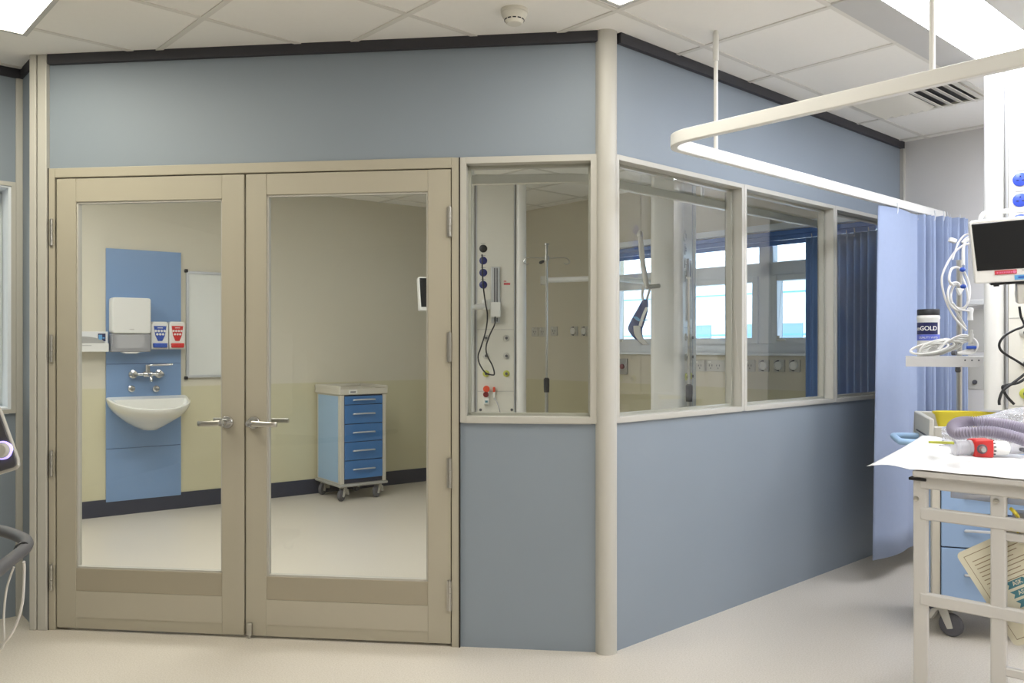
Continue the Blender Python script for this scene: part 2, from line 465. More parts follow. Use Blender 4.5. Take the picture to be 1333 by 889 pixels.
def leaf(name, label, x0, x1, gx0, gx1, gy_top, gy_bot, handle_px, sgn, hinge_x, hinge_ys, hs):
    root = empty(name, A.mw)
    tag(root, label, 'door', kind='structure')
    u0, u1 = A.ux(x0), A.ux(x1)
    g0, g1 = A.ux(gx0), A.ux(gx1)
    zg1 = A.px((gx0 + gx1) / 2, gy_top)[1]; zg0 = A.px((gx0 + gx1) / 2, gy_bot)[1]
    v0, v1 = 0.006, 0.05
    st = MB().box(u0, g0, v0, v1, dz0, ztop); st.build('stile', 'door', root, bevel=0.0025, smooth=False)
    st = MB().box(g1, u1, v0, v1, dz0, ztop); st.build('stile', 'door', root, bevel=0.0025, smooth=False)
    MB().box(g0, g1, v0 + 0.0015, v1, zg1, ztop).build('top_rail', 'door', root, bevel=0.002, smooth=False)
    zr = zg0 - 0.105
    MB().box(g0, g1, v0 + 0.002, v1, zr, zg0).build('bottom_rail', 'rail_dark', root, bevel=0.002, smooth=False)
    MB().box(g0, g1, v0, v1, dz0 + 0.05, zr).build('kick_panel', 'plate', root, smooth=False)
    MB().box(g0, g1, v0 + 0.002, v1, dz0, dz0 + 0.05).build('weather_bar', 'door', root, smooth=False)
    bd = MB()
    for (a, b_, c, d) in ((g0, g0 + 0.008, zg0, zg1), (g1 - 0.008, g1, zg0, zg1), (g0, g1, zg1 - 0.008, zg1), (g0, g1, zg0, zg0 + 0.008)):
        bd.box(a, b_, 0.014, 0.04, c, d)
    bd.build('glazing_bead', 'frame', root, smooth=False)
    MB().box(g0 + 0.003, g1 - 0.003, 0.024, 0.030, zg0 + 0.003, zg1 - 0.003).build('pane', 'glass', root, smooth=False)
    hu, hz = A.px(*handle_px)
    lever(root, hu, hz, sgn)
    hu = A.ux(hinge_x)
    for ya, yb in hinge_ys:
        z1, z0 = A.px(hinge_x, ya)[1], A.px(hinge_x, yb)[1]
        hb = MB()
        n = 5; dz = (z1 - z0) / n
        for k in range(n): hb.cyl((hu, -0.004, z0 + k * dz + 0.0006), (hu, -0.004, z0 + (k + 1) * dz - 0.0006), 0.0075, 12)
        hb.lathe([(0.005, 0), (0.005, 0.004), (0, 0.006)], (hu, -0.004, z1), (0, 0, 1), 10)
        hb.box(hu - 0.014, hu + 0.014, 0.001, 0.0065, z0, z1)
        hb.build('hinge', 'steel', root)
    if hs:
        bu = u0 + 0.02
        MB().box(bu - 0.012, bu + 0.012, -0.006, v0 + 0.003, 0.014, 0.07).cyl((bu, -0.002, 0.004), (bu, -0.002, 0.02), 0.006).build('floor_bolt', 'steel', root, bevel=0.002)
    return root
leaf('door_1', 'left glazed door leaf, its lever handle pointing left', 72.5, 316.8, 97.5, 288, 260.5, 743.5, (296.5, 549.5), -1, 67.5, [(286, 320), (437, 471), (587, 620), (735, 768)], False)
leaf('door_2', 'right glazed door leaf, its lever handle pointing right', 319.3, 586.5, 346, 556.5, 251, 754.5, (331, 550), 1, 585.5, [(270, 308), (433, 471), (597, 635), (756, 795)], True)
tag(MB().box(fu0, fu1, 0.052, TH, 0, 0.004).build('trim_3', 'steel', smooth=False, mw=A.mw), 'thin metal threshold under the double doors', 'threshold', kind='structure')

def window(name, fr, u0, u1, z0, z1, label, fw=0.03, mdl=(0.0, TH), pane_v=0.045, inner=True, m='frame', gm='glass', inset=0.004):
    root = empty(name, fr.mw); tag(root, label, 'window', kind='structure')
    b = MB()
    b.box(u0, u0 + fw, *mdl, z0, z1).box(u1 - fw, u1, *mdl, z0, z1)
    b.box(u0 + fw, u1 - fw, *mdl, z1 - fw, z1).box(u0 + fw, u1 - fw, *mdl, z0, z0 + fw)
    b.build('window_frame', m, root, bevel=0.002, smooth=False)
    if inner:
        k = 0.012
        b = MB()
        for a, b_, c, d in ((u0 + fw, u0 + fw + k, z0 + fw, z1 - fw), (u1 - fw - k, u1 - fw, z0 + fw, z1 - fw), (u0 + fw, u1 - fw, z1 - fw - k, z1 - fw), (u0 + fw, u1 - fw, z0 + fw, z0 + fw + k)):
            b.box(a, b_, pane_v + 0.012, pane_v + 0.04, c, d)
        b.build('glazing_bead', m, root, smooth=False)
    MB().box(u0 + fw - inset, u1 - fw + inset, pane_v, pane_v + 0.006, z0 + fw - inset, z1 - fw + inset).build('pane', gm, root, smooth=False)
    return root
window('window_1', A, u_dr + 0.002, uR - 0.002, zw0, zh, 'narrow glazed panel between the doors and the corner post', 0.028)

# posts at the left end
b = MB().box(A.ux(50.5), A.ux(62.5), -0.012, TH, 0, CEIL)
tag(b.build('trim_4', 'frame', bevel=0.004, smooth=False, mw=A.mw), 'cream post at the left of the double doors', 'post', kind='structure')
b = MB().box(A.ux(40.5), A.ux(49.2), -0.014, TH + 0.01, 0, CEIL)
tag(b.build('trim_9', 'frame', bevel=0.004, smooth=False, mw=A.mw), 'slim cream post left of the door post', 'post', kind='structure')
# corner post, half round front
pc = Vector((0.408, 3.600, 0)); ang = math.radians(17)
poly = []
for k in range(13):
    t = math.pi + math.pi * k / 12
    poly.append((0.0445 * math.cos(t), 0.034 * math.sin(t)))
poly += [(0.0445, 0.075), (-0.0445, 0.075)]
o = MB().prismz(poly, 0, CEIL).build('trim_5', 'frame')
o.matrix_world = Matrix.Translation(pc) @ Matrix.Rotation(ang, 4, 'Z')
tag(o, 'rounded cream corner post from floor to ceiling', 'post', kind='structure')

# ------------------------------------------------------------------ partition B : three panes
uB = B.len
zBt = B.px(940, 233.0)[1]; zBb = B.px(940, 537.5)[1]
o = MB().box(0.0, uB, 0.012, TH, zBt, zt).build('wall_side', 'panel', smooth=False, mw=B.mw)
tag(o, 'blue-grey header panel above the row of three windows', 'wall', kind='structure')
o = MB().box(0.0, uB, 0.012, TH, 0, zBb).build('wall_side', 'panel', smooth=False, mw=B.mw)
tag(o, 'blue-grey lower panel under the row of three windows', 'wall', kind='structure')
o = MB().box(0.02, uB - 0.01, -0.012, TH, zt - 0.045, zt).build('trim_6', 'dark', smooth=False, mw=B.mw)
tag(o, 'dark ceiling trim above the row of three windows', 'trim', kind='structure')
uu = [0.0, B.ux(969.2), B.ux(1087.5), uB - 0.004]
names = ['first window from the corner post, two drip stands behind it', 'middle window of the row of three', 'third window, its far end behind the light blue curtain']
for i in range(3):
    window('window_%d' % (i + 2), B, uu[i] + 0.001, uu[i + 1] - 0.001, zBb, zBt, names[i], 0.022)
o = MB().box(uB - 0.03, uB + 0.0, -0.012, 0.02, zBt, CEIL - 0.046).build('trim_7', 'lgrey', smooth=False, mw=B.mw)
tag(o, 'grey edge trim where the header meets the outside wall', 'trim', kind='structure')

# ------------------------------------------------------------------ left partition and return
ul = LW.len
zl1, zl0 = LW.px(12, 237)[1], LW.px(12, 538)[1]
uw1 = ul - 0.045
o = MB().box(0, ul, 0, 0.15, zl1, CEIL).build('wall_far_left', 'panel', smooth=False, mw=LW.mw)
tag(o, 'blue-grey header panel at the left edge above the side window', 'wall', kind='structure')
o = MB().box(0, ul, 0, 0.15, 0, zl0).build('wall_far_left', 'panel', smooth=False, mw=LW.mw)
tag(o, 'blue-grey lower panel at the left edge behind the grey handle', 'wall', kind='structure')
o = MB().box(0, ul, -0.012, 0.15, CEIL - 0.045, CEIL).build('trim_10', 'dark', smooth=False, mw=LW.mw)
tag(o, 'dark ceiling trim at the left edge above the side window', 'trim', kind='structure')
o = MB().box(ul - 0.03, ul, -0.012, 0.15, 0, CEIL - 0.046).build('trim_11', 'frame', bevel=0.003, smooth=False, mw=LW.mw)
tag(o, 'slim cream corner strip right of the side window', 'post', kind='structure')
w5 = window('window_5', LW, ul - 1.5, ul - 0.032, zl0, zl1, 'side window cut off by the left edge', 0.03, mdl=(-0.008, 0.15), pane_v=0.12, m='winframe')
MB().box(ul - 0.05, ul - 0.031, -0.014, -0.0085, zl0, zl1).box(ul - 1.5, ul - 0.05, -0.014, -0.0085, zl1 - 0.02, zl1).box(ul - 1.5, ul - 0.05, -0.014, -0.0085, zl0, zl0 + 0.02).build('casing', 'frame', w5, smooth=False)
o = MB().box(0.0, RT.len, 0, 0.1, 0, CEIL).build('wall_return', 'panel', smooth=False, mw=RT.mw)
tag(o, 'short blue-grey return between the side window and the door post', 'wall', kind='structure')
o = MB().box(0.0, RT.len, -0.012, 0.1, CEIL - 0.045, CEIL).build('trim_12', 'dark', smooth=False, mw=RT.mw)
tag(o, 'short dark ceiling trim left of the door post', 'trim', kind='structure')

# ------------------------------------------------------------------ outside window wall
root = empty('window_6', W.mw); tag(root, 'long white-framed outside window of the inner room', 'window', kind='structure')
b = MB(); fwv = (0.02, 0.09)
b.box(wu0, wu0 + 0.05, *fwv, wz0, wz1).box(wu1 - 0.05, wu1, *fwv, wz0, wz1).box(wu0 + 0.05, wu1 - 0.05, *fwv, wz1 - 0.05, wz1).box(wu0 + 0.05, wu1 - 0.05, *fwv, wz0, wz0 + 0.07)
b.build('window_frame', 'winframe', root, bevel=0.004, smooth=False)
ztr = W.px(985, 351)[1]
MB().box(wu0 + 0.05, wu1 - 0.05, *fwv, ztr - 0.05, ztr + 0.05).build('transom', 'winframe', root, bevel=0.004, smooth=False)
muls = [W.ux(x) for x in (869, 995, 1072)]
for mu in muls: MB().box(mu - 0.06, mu + 0.06, *fwv, wz0 + 0.07, wz1 - 0.05).build('mullion', 'winframe', root, bevel=0.004, smooth=False)
# opening sashes under the transom
edges = [wu0 + 0.05] + muls + [wu1 - 0.05]
for i in range(4):
    a = edges[i] + (0.06 if i else 0); c = edges[i + 1] - (0.06 if i < 3 else 0)
    sb = MB(); k = 0.045; s0, s1 = wz0 + 0.07, ztr - 0.05
    sb.box(a, a + k, 0.0, 0.08, s0, s1).box(c - k, c, 0.0, 0.08, s0, s1).box(a + k, c - k, 0.0, 0.08, s1 - k, s1).box(a + k, c - k, 0.0, 0.08, s0, s0 + k)
    so = sb.build('sash', 'winframe', root, bevel=0.004, smooth=False)
    hb = MB().box(a + 0.05, a + 0.075, -0.012, 0.0, s0 + 0.02, s0 + 0.06)
    hb.box(a + 0.055, a + 0.13, -0.028, -0.012, s0 + 0.022, s0 + 0.036)
    hb.build('sash_handle', 'white', so, bevel=0.003)
MB().box(wu0 + 0.04, wu1 - 0.04, 0.05, 0.056, wz0 + 0.04, wz1 - 0.04).build('pane', 'wglass', root, smooth=False)
MB().box(wu0 - 0.02, wu1 + 0.02, -0.03, 0.02, wz0 - 0.02, wz0).build('window_sill', 'winframe', root, bevel=0.004, smooth=False)
# blue pelmet / folded blind above the window
root = empty('window_blind', W.mw); tag(root, 'rolled blue fabric blind above the outside window', 'blind')
b = MB()
for k in range(3): b.box(wu0 + 0.02, wu1 - 0.1, -0.015 - 0.004 * k, -0.003, wz1 - 0.10 + 0.035 * k, wz1 - 0.066 + 0.035 * k)
b.build('folded_cloth', 'blind', root, bevel=0.004)
MB().box(wu0, wu1 - 0.05, -0.05, -0.001, wz1 + 0.01, wz1 + 0.06).build('head_rail', 'winframe', root, bevel=0.004)

# ------------------------------------------------------------------ ceiling fittings
def troffer(q0, q1, p0, p1, wing, lab, m='lamp', group=None):
    """recessed fitting in ceiling-grid coordinates (q along the grid, p across)"""
    root = empty('ceiling_light', GRID); tag(root, lab, 'ceiling light', group)
    z = CEIL
    y0, y1 = -p1, -p0
    f = MB()
    e = 0.02
    f.box(q0, q1, y0, y0 + wing, z - 0.008, z).box(q0, q1, y1 - wing, y1, z - 0.008, z)
    f.box(q0, q0 + e, y0 + wing, y1 - wing, z - 0.008, z).box(q1 - e, q1, y0 + wing, y1 - wing, z - 0.008, z)
    f.build('frame', 'lightframe', root, smooth=False)
    MB().box(q0 + e, q1 - e, y0 + wing, y1 - wing, z - 0.006, z).build('diffuser', m, root, smooth=False)
troffer(0.57, 1.75, 0.6 + 0.012, 1.2 - 0.012, 0.155, 'long ceiling light over the blue curtain at the upper right', 'lamp_cool')
troffer(-1.19, -0.02, 0.03, 0.6 - 0.012, 0.02, 'ceiling light just above the corner post, only its tip showing', 'lamp_mid')
troffer(-2.31, -1.69, -1.90, -0.72, 0.02, 'ceiling light cut off by the upper left corner of the picture', 'lamp_warm')
for (a, c, lm) in ((-1.19, 2.42, 'added_lamp_side'), (-1.19, 4.22, 'lamp'), (-3.59, 4.22, 'lamp'), (1.81, 1.22, 'lamp_cool'), (0.02, 1.82, 'added_lamp_side'), (1.21, 3.02, 'lamp')):  # extra unseen lights, added to raise the ward's brightness
    troffer(a, a + 1.17, c, c + 0.57, 0.06, 'added unseen ceiling light, behind or right of the viewer, brightening the ward', lm, 'added ceiling lights outside the picture')
def added_inner_light(X, Y):
    l_ = GRID.inverted() @ Vector((X, Y, CEIL))
    a_ = math.floor(l_.x / 0.6) * 0.6 + 0.012; c_ = math.floor(-l_.y / 0.6) * 0.6 + 0.012
    troffer(a_, a_ + 1.176, c_, c_ + 0.576, 0.1, 'added unseen ceiling light brightening the glazed room', 'added_lamp_in', 'added inner room ceiling lights')
for X, Y in ((-3.45, 4.75), (-2.0, 5.1), (-1.35, 4.5)): added_inner_light(X, Y)  # added lights kept out of view, to brighten the inner room

# smoke detector
c = P(669.5, 20, 1)
zc = CEIL; Y = (CEIL - EYE) * F / (450 - 13); X = (669.5 - CX) / F * Y
root = empty('smoke_detector', Matrix.Translation((X, Y, CEIL))); tag(root, 'round cream smoke detector on the ceiling tile', 'smoke detector')
MB().lathe([(0.055, 0), (0.055, -0.012), (0.050, -0.016)], n=32).build('base', 'offwhite', root)
MB().lathe([(0.052, -0.016), (0.052, -0.022), (0.040, -0.040), (0.034, -0.052), (0.030, -0.056), (0.0, -0.058)], n=32).build('dome', 'offwhite', root)
sl = MB()
for k in range(12):
    a = 2 * math.pi * k / 12
    sl.box(-0.007, 0.007, -0.002, 0.001, -0.044, -0.040, Matrix.Rotation(a, 4, 'Z') @ Matrix.Translation((0, -0.0385, 0)))
sl.build('smoke_slots', 'black', root)

# air vent
u = (P(1145, 128, 1) - cam.location)
def ceil_pt(x, y):
    d = P(x, y, 1) - Vector((0, 0, EYE)); t = (CEIL - EYE) / d.z
    return Vector((d.x * t, t, CEIL))
vc = ceil_pt(1205, 128)
gi = GRID.inverted() @ vc
gq, gp = math.floor(gi.x / 0.6) * 0.6 + 0.3, math.floor(gi.y / 0.6) * 0.6 + 0.3
root = empty('air_vent', GRID @ Matrix.Translation((gq, gp, CEIL)) @ Matrix.Rotation(-math.pi / 2, 4, 'Z')); tag(root, 'square slatted air vent in the ceiling above the curtain track', 'air vent')
MB().box(-0.28, 0.28, -0.28, -0.25, -0.012, 0).box(-0.28, 0.28, 0.25, 0.28, -0.012, 0).box(-0.28, -0.25, -0.25, 0.25, -0.012, 0).box(0.25, 0.28, -0.25, 0.25, -0.012, 0).build('frame', 'offwhite', root, bevel=0.003, smooth=False)
MB().box(-0.25, 0.25, -0.25, 0.25, -0.002, 0).build('backing', 'dgrey', root, smooth=False)
for k in range(9):
    x = -0.225 + k * 0.056
    MB().box(-0.026, 0.026, -0.249, 0.249, -0.002, 0.001, Matrix.Translation((x, 0, -0.014)) @ Matrix.Rotation(math.radians(-24 if k < 5 else 24), 4, 'Y')).build('slat', 'offwhite', root, smooth=False)

# ------------------------------------------------------------------ curtain tracks
def bend(a, c, b, r, n=8):
    """polyline a-c-b with a rounded corner at c"""
    a, c, b = Vector(a), Vector(c), Vector(b)
    d1, d2 = (a - c).normalized(), (b - c).normalized()
    th = d1.angle(d2); L = r / math.tan(th / 2)
    p0, p1 = c + d1 * L, c + d2 * L
    ctr = c + (d1 + d2).normalized() * (r / math.sin(th / 2))
    out = [a]
    v0, v1 = p0 - ctr, p1 - ctr; t = v0.angle(v1)
    for i in range(n + 1):
        k = i / n
        out.append(ctr + (v0 * math.sin((1 - k) * t) + v1 * math.sin(k * t)) / math.sin(t))
    out.append(b); return out
ZR = 2.135
root = empty('curtain_track', Matrix.Translation((0.594, 3.335, 0))); tag(root, 'white bent curtain track hanging below the ceiling on the right', 'curtain track')
off = Vector((-0.594, -3.335, 0))
cn = Vector((0.594, 3.335, ZR))
e1 = cn + Vector((0.663, -0.749, 0)).normalized() * 3.0
e2 = cn + Vector((0.74, 0.673, 0)).normalized() * 2.86
MB().bar([v + off for v in bend(e1, cn, e2, 0.13, 12)], 0.03, 0.05).build('track', 'white', root, bevel=0.004)
for (x, y) in ((0.874, 3.59), (1.285, 2.56), (2.45, 1.24)):
    hb = MB().cyl((x + off.x, y + off.y, ZR + 0.02), (x + off.x, y + off.y, CEIL), 0.009, 12)
    hb.lathe([(0.013, 0), (0.013, 0.12), (0.009, 0.125)], (x + off.x, y + off.y, CEIL - 0.13), (0, 0, 1), 14)
    hb.build('hanger', 'white', root)
# inner track
root = empty('curtain_track', Matrix.Translation((0.3, 4.2, 0))); tag(root, 'curtain track inside the glazed room, seen through its windows', 'curtain track')
off = Vector((-0.3, -4.2, 0))
k0 = A.pt(-0.0, 0.47, ZR); k1 = B.pt(0.0, 0.42, ZR)
# corner where the two offset lines meet
den = A.u.x * B.u.y - A.u.y * B.u.x
dlt = k1 - k0
tt = (dlt.x * B.u.y - dlt.y * B.u.x) / den
cn = k0 + A.u * tt
w_end = (W.a - k1).dot(W.n) / B.u.dot(W.n)
MB().bar([v + off for v in bend(cn - A.u * 1.25, cn, k1 + B.u * (w_end - 0.12), 0.2, 10)], 0.03, 0.045).build('track', 'offwhite', root, bevel=0.004)
hp = cn - A.u * 0.75
hp2 = A.pt(A.ux(614.5, 0.47), 0.47, 0)
for h in (hp2, cn + B.u * 1.0):
    MB().cyl((h.x + off.x, h.y + off.y, ZR + 0.02), (h.x + off.x, h.y + off.y, CEIL), 0.01, 12).build('hanger', 'white', root)

# curtains -----------------------------------------------------------------
def curtain(name, plan, z0, z1, m, label, drift=None, thick=0.0025, hooks=0):
    """plan: list of (x, y); drift(i, t) moves a point sideways with drop t (0 at the top)"""
    root = empty(name, Matrix.Translation((plan[0][0], plan[0][1], 0))); tag(root, label, 'curtain')
    ox, oy = plan[0]
    n = len(plan); R = 14
    vs = []; fs = []
    for j in range(R + 1):
        t = j / R
        for i, (x, y) in enumerate(plan):
            dx, dy = drift(i / (n - 1), t) if drift else (0, 0)
            vs.append((x - ox + dx, y - oy + dy, z1 + (z0 - z1) * t))
    for j in range(R):
        for i in range(n - 1):
            fs.append((j * n + i, j * n + i + 1, (j + 1) * n + i + 1, (j + 1) * n + i))
    b = MB(); b.add(vs, fs)
    c = b.build('cloth', m, root)
    s = c.modifiers.new('solid', 'SOLIDIFY'); s.thickness = thick; s.offset = 0
    for k in range(hooks):
        i = int((k + 0.5) / hooks * (n - 1)); x, y = plan[i]
        MB().tube(smooth_path([(x - ox, y - oy, z1 - 0.03), (x - ox + 0.004, y - oy, z1 - 0.005), (x - ox, y - oy, z1 + 0.03)], 4), 0.003, 6).build('hook', 'alu', root)
    return root
pl = []
a0, a1, a2 = Vector((2.035, 4.655)), Vector((2.345, 4.93)), Vector((2.795, 5.165))
a1b = Vector((2.41, 4.985))
N = 22
for i in range(N):                                   # gently bowed flat panel
    t = i / (N - 1); pt = a0.lerp(a1, t); w = math.sin(t * math.pi) * 0.02
    pl.append((pt.x + w, pt.y - w))
NP = 150
d = (a2 - a1b); nn = Vector((-d.y, d.x)).normalized()
for i in range(NP):
    t = i / (NP - 1)
    amp = (0.034 + 0.012 * math.sin(t * 17)) * min(1, t * 8)
    pt = a1b.lerp(a2, t) + nn * amp * math.sin(t * 2 * math.pi * 9 + 0.5 * math.sin(t * 30))
    pl.append((pt.x, pt.y))
curtain('privacy_curtain', pl, 0.135, 2.10, 'curtain', 'light blue privacy curtain gathered at the end of the windows', lambda s, t: (-0.045 * t * max(0, 1 - s * 5), -0.035 * t * max(0, 1 - s * 5)), hooks=9)
# inner curtain along the outside wall
pl = []
ua, ub = W.ux(1046, -0.13), W.ux(1168, -0.13)
for i in range(190):
    t = i / 189
    pt = W.pt(ua + (ub - ua) * t, -0.10 - 0.03 * math.sin(t * 2 * math.pi * 13 + 0.6 * math.sin(t * 21)) * (0.35 if t < 0.2 else 1), 0)
    pl.append((pt.x, pt.y))
curtain('privacy_curtain', pl, 0.15, 2.09, 'curtain_in', 'deep blue pleated curtain behind the third window', hooks=8)

# ------------------------------------------------------------------ inner room, sink wall (S frame, v < 0 towards the viewer)
su0, su1 = S.ux(137.5), S.ux(235)
sz1 = S.px(137.5, 323)[1]
root = empty('splash_panel', S.at((su0 + su1) / 2, -0.002, 0)); tag(root, 'tall blue wall panel behind the wash basin', 'wall panel', kind='thing')
hw = (su1 - su0) / 2
zj1, zj2 = S.px(186, 473.5)[1], S.px(186, 581.5)[1]
for a, c in ((0.0, zj2 - 0.002), (zj2 + 0.002, zj1 - 0.002), (zj1 + 0.002, sz1)):
    MB().box(-hw, hw, -0.014, 0, max(a, 0.11), c).build('panel_sheet', 'splash', root, bevel=0.002, smooth=False)
MB().box(-hw + 0.002, hw - 0.002, -0.008, 0, 0.11, sz1 - 0.003).build('joint_backing', 'splash_dark', root, smooth=False)

# paper towel dispenser
def spx(x, y, v=-0.1): return S.px(x, y, v)
ua, z1 = spx(144.5, 387); ub, z0 = spx(195, 458)
root = empty('paper_towel_dispenser', S.at((ua + ub) / 2, -0.016, z0)); tag(root, 'white paper towel dispenser on the blue wall panel above the basin', 'towel dispenser')
w = (ub - ua) / 2; h = z1 - z0; zs = h * 0.34
def rrect(x0, x1, z0, z1, r, n=5):
    pts = []
    for cx, cz, a0 in ((x1 - r, z0 + r, -90), (x1 - r, z1 - r, 0), (x0 + r, z1 - r, 90), (x0 + r, z0 + r, 180)):
        for k in range(n + 1):
            a = math.radians(a0 + 90 * k / n); pts.append((cx + r * math.cos(a), cz + r * math.sin(a)))
    return pts
MB().prism(rrect(-w, w, zs, h, 0.02), -0.125, 0).build('cover', 'white', root, bevel=0.008)
MB().prism(rrect(-w, w, 0, zs - 0.002, 0.012), -0.118, 0).build('lower_tray', 'clear', root, bevel=0.006)
MB().box(-w * 0.7, w * 0.7, -0.1, -0.02, 0.03, zs - 0.01).build('paper_stack', 'paper', root)
MB().prism([(-w * .45, 0.0), (-w * .25, -0.012), (w * .25, -0.012), (w * .45, 0.0)], -0.115, -0.01).build('outlet_lip', 'white', root)
MB().box(-0.016, 0.016, -0.1275, -0.124, zs + 0.028, zs + 0.036).build('logo', 'lgrey', root)

# soap dispensers
def soap(x0, x1, colname, lab):
    ua, z1 = spx(x0, 418.5); ub, z0 = spx(x1, 454.5)
    root = empty('soap_dispenser', S.at((ua + ub) / 2, -0.016, z0)); tag(root, lab, 'soap dispenser', 'soap dispensers by the basin')
    w = (ub - ua) / 2; h = z1 - z0
    MB().prism([(-w, 0), (w, 0), (w, h - 0.025), (w - 0.012, h), (-w + 0.012, h), (-w, h - 0.025)], -0.1, 0).build('housing', 'white', root, bevel=0.008)
    sh = MB().prism([(-w * 0.25, h * 0.30), (w * 0.25, h * 0.30), (w * 0.55, h * 0.5), (w * 0.72, h * 0.84), (-w * 0.72, h * 0.84), (-w * 0.55, h * 0.5)], -0.104, -0.099).build('label', colname, root)
    d = MB()
    for r_, zz, n_ in ((0, 0.66, 4), (1, 0.54, 3)):
        for k in range(n_):
            x = (k - (n_ - 1) / 2) * w * 0.33
            d.lathe([(w * 0.14, 0), (w * 0.14, 0.003), (0, 0.003)], (x, -0.104, h * zz), (0, -1, 0), 12)
    d.box(-w * .3, w * .3, -0.106, -0.104, h * 0.76, h * 0.785)
    d.build('label_dots', 'white', sh)
    MB().prism([(-w * .78, 0.012), (w * .78, 0.012), (w * .82, h * 0.22), (-w * .82, h * 0.22)], -0.122, -0.09).build('push_bar', colname, root, bevel=0.006)
soap(196.2, 219, 'blue', 'white soap dispenser with a blue label and push bar')
soap(219.8, 240.5, 'red', 'white soap dispenser with a red label and push bar')

# glove box holder
ua, z1 = spx(74, 431); ub, z0 = spx(141.5, 458)
root = empty('glove_box_holder', S.at((ua + ub) / 2, -0.001, z0)); tag(root, 'white glove box holder with grey arch on wall left of towel dispenser', 'glove box')
w = (ub - ua) / 2; h = z1 - z0
MB().box(-w, w, -0.105, 0, 0, h * 0.42).box(-w, w, -0.012, 0, h * 0.42, h).build('holder', 'white', root, bevel=0.004, smooth=False)
bx = MB().box(-w + 0.006, w - 0.006, -0.098, -0.013, h * 0.42, h).build('box', 'paper', root, bevel=0.002, smooth=False)
ar = [(0.17 * math.cos(math.pi * k / 14) - 0.02, h * 0.43 + h * 0.33 * math.sin(math.pi * k / 14)) for k in range(15)]
MB().prism(ar, -0.1005, -0.097).build('arch_print', 'grey', bx)
MB().box(w - 0.075, w - 0.022, -0.1, -0.097, h * 0.52, h * 0.90).build('blue_print', 'navy', bx)
lg = MB().box(w - 0.070, w - 0.046, -0.102, -0.0995, h * 0.60, h * 0.84).box(w - 0.043, w - 0.028, -0.102, -0.0995, h * 0.66, h * 0.72); lg.build('print_mark', 'sky', bx)
MB().box(-w + 0.03, w - 0.12, -0.107, -0.104, h * 0.30, h * 0.325).build('front_line', 'grey', root)

# wall tap
tu0, tz = spx(171, 487.5, -0.06); tu1, _ = spx(205, 487.5, -0.06); tuc = (tu0 + tu1) / 2 + 0.02
root = empty('mixer_tap', S.at(tuc, -0.016, tz)); tag(root, 'chrome wall mixer tap with a long lever above the basin', 'tap')
hw = (tu1 - tu0) / 2
MB().cyl((-hw, -0.055, 0), (hw, -0.055, 0), 0.013, 16).cyl((-0.035, -0.055, 0), (0.035, -0.055, 0), 0.024, 20).build('body', 'chrome', root, bevel=0.003)
for s in (-1, 1):
    MB().lathe([(0.034, 0), (0.032, 0.008), (0.014, 0.014), (0.014, 0.05), (0.022, 0.05), (0.022, 0.075), (0, 0.078)], (s * hw, 0, 0), (0, -1, 0), 20).build('connector', 'chrome', root)
MB().cyl((0, -0.055, 0), (0, -0.055, 0.075), 0.019, 18).tube(smooth_path([(0, -0.06, 0.07), (0.03, -0.085, 0.072), (0.13, -0.12, 0.075), (0.17, -0.13, 0.078)], 5), 0.008, 10).build('lever', 'chrome', root)
MB().tube(smooth_path([(0, -0.06, -0.005), (0, -0.11, 0.0), (0, -0.16, -0.02), (0, -0.175, -0.055)], 6), 0.011, 12).build('spout', 'chrome', root)
for x in (171.5, 203.5):
    uu_, zz = S.px(x, 506, -0.03)
    MB().lathe([(0.027, 0.0), (0.026, 0.012), (0.018, 0.018), (0.018, 0.036), (0, 0.038)], (uu_ - tuc, 0, zz - tz), (0, -1, 0), 18).build('isolating_valve', 'chrome', root)

# wash basin
bu0, bzt = S.px(150, 518, -0.1); bu1, _ = S.px(233, 518, -0.05); buc = (bu0 + bu1) / 2 + 0.01
bzt = S.px(190, 517, -0.03)[1]
root = empty('wash_basin', S.at(buc, -0.016, bzt - 0.25)); tag(root, 'white half-round porcelain wash basin fixed to the blue panel', 'wash basin')
def ring(a, bb, z, cy=0.0, back=0.0, n=28):
    """half-ellipse in front of the wall closed by a straight back edge"""
    pts = []
    for k in range(n + 1):
        t = math.pi * k / n
        pts.append((a * math.cos(t), cy - bb * math.sin(t) ** 0.85 if 0 < k < n else cy, z))
    for k in range(1, 8): pts.append((-a + 2 * a * k / 8, back, z))
    return pts
rings = []
H_, a_, b_ = 0.25, 0.30, 0.44
for t in (0.0, 0.15, 0.3, 0.45, 0.6, 0.75, 0.88, 0.97, 1.0):     # outer shell, bottom to top
    k = 0.30 + 0.70 * math.sin(t * math.pi / 2) ** 0.8
    rings.append(ring(a_ * (0.22 + 0.78 * math.sin(t * math.pi / 2) ** 0.9), b_ * (0.38 + 0.62 * math.sin(t * math.pi / 2)), H_ * t * (1.0)))
rings.append(ring(a_ - 0.012, b_ - 0.012, H_ + 0.008, 0, 0))
rings.append(ring(a_ - 0.035, b_ - 0.11, H_ + 0.004, -0.085, -0.085))
for t in (0.25, 0.5, 0.75, 1.0):
    k = math.cos(t * math.pi / 2 * 0.8)
    rings.append(ring((a_ - 0.04) * (0.35 + 0.65 * k), (b_ - 0.12) * (0.3 + 0.7 * k), H_ - 0.14 * t, -0.09 - 0.03 * t, -0.09 - 0.03 * t))
rings = [[(x, y, z - 0.075 * max(0, -y) / b_ * (z / H_)) for x, y, z in r_] for r_ in rings]
vs = []; fs = []
n = len(rings[0])
for r_ in rings: vs += r_
for i in range(len(rings) - 1):
    for k in range(n): fs.append((i * n + k, i * n + (k + 1) % n, (i + 1) * n + (k + 1) % n, (i + 1) * n + k))
fs.append(tuple(range(n - 1, -1, -1))); fs.append(tuple((len(rings) - 1) * n + k for k in range(n)))
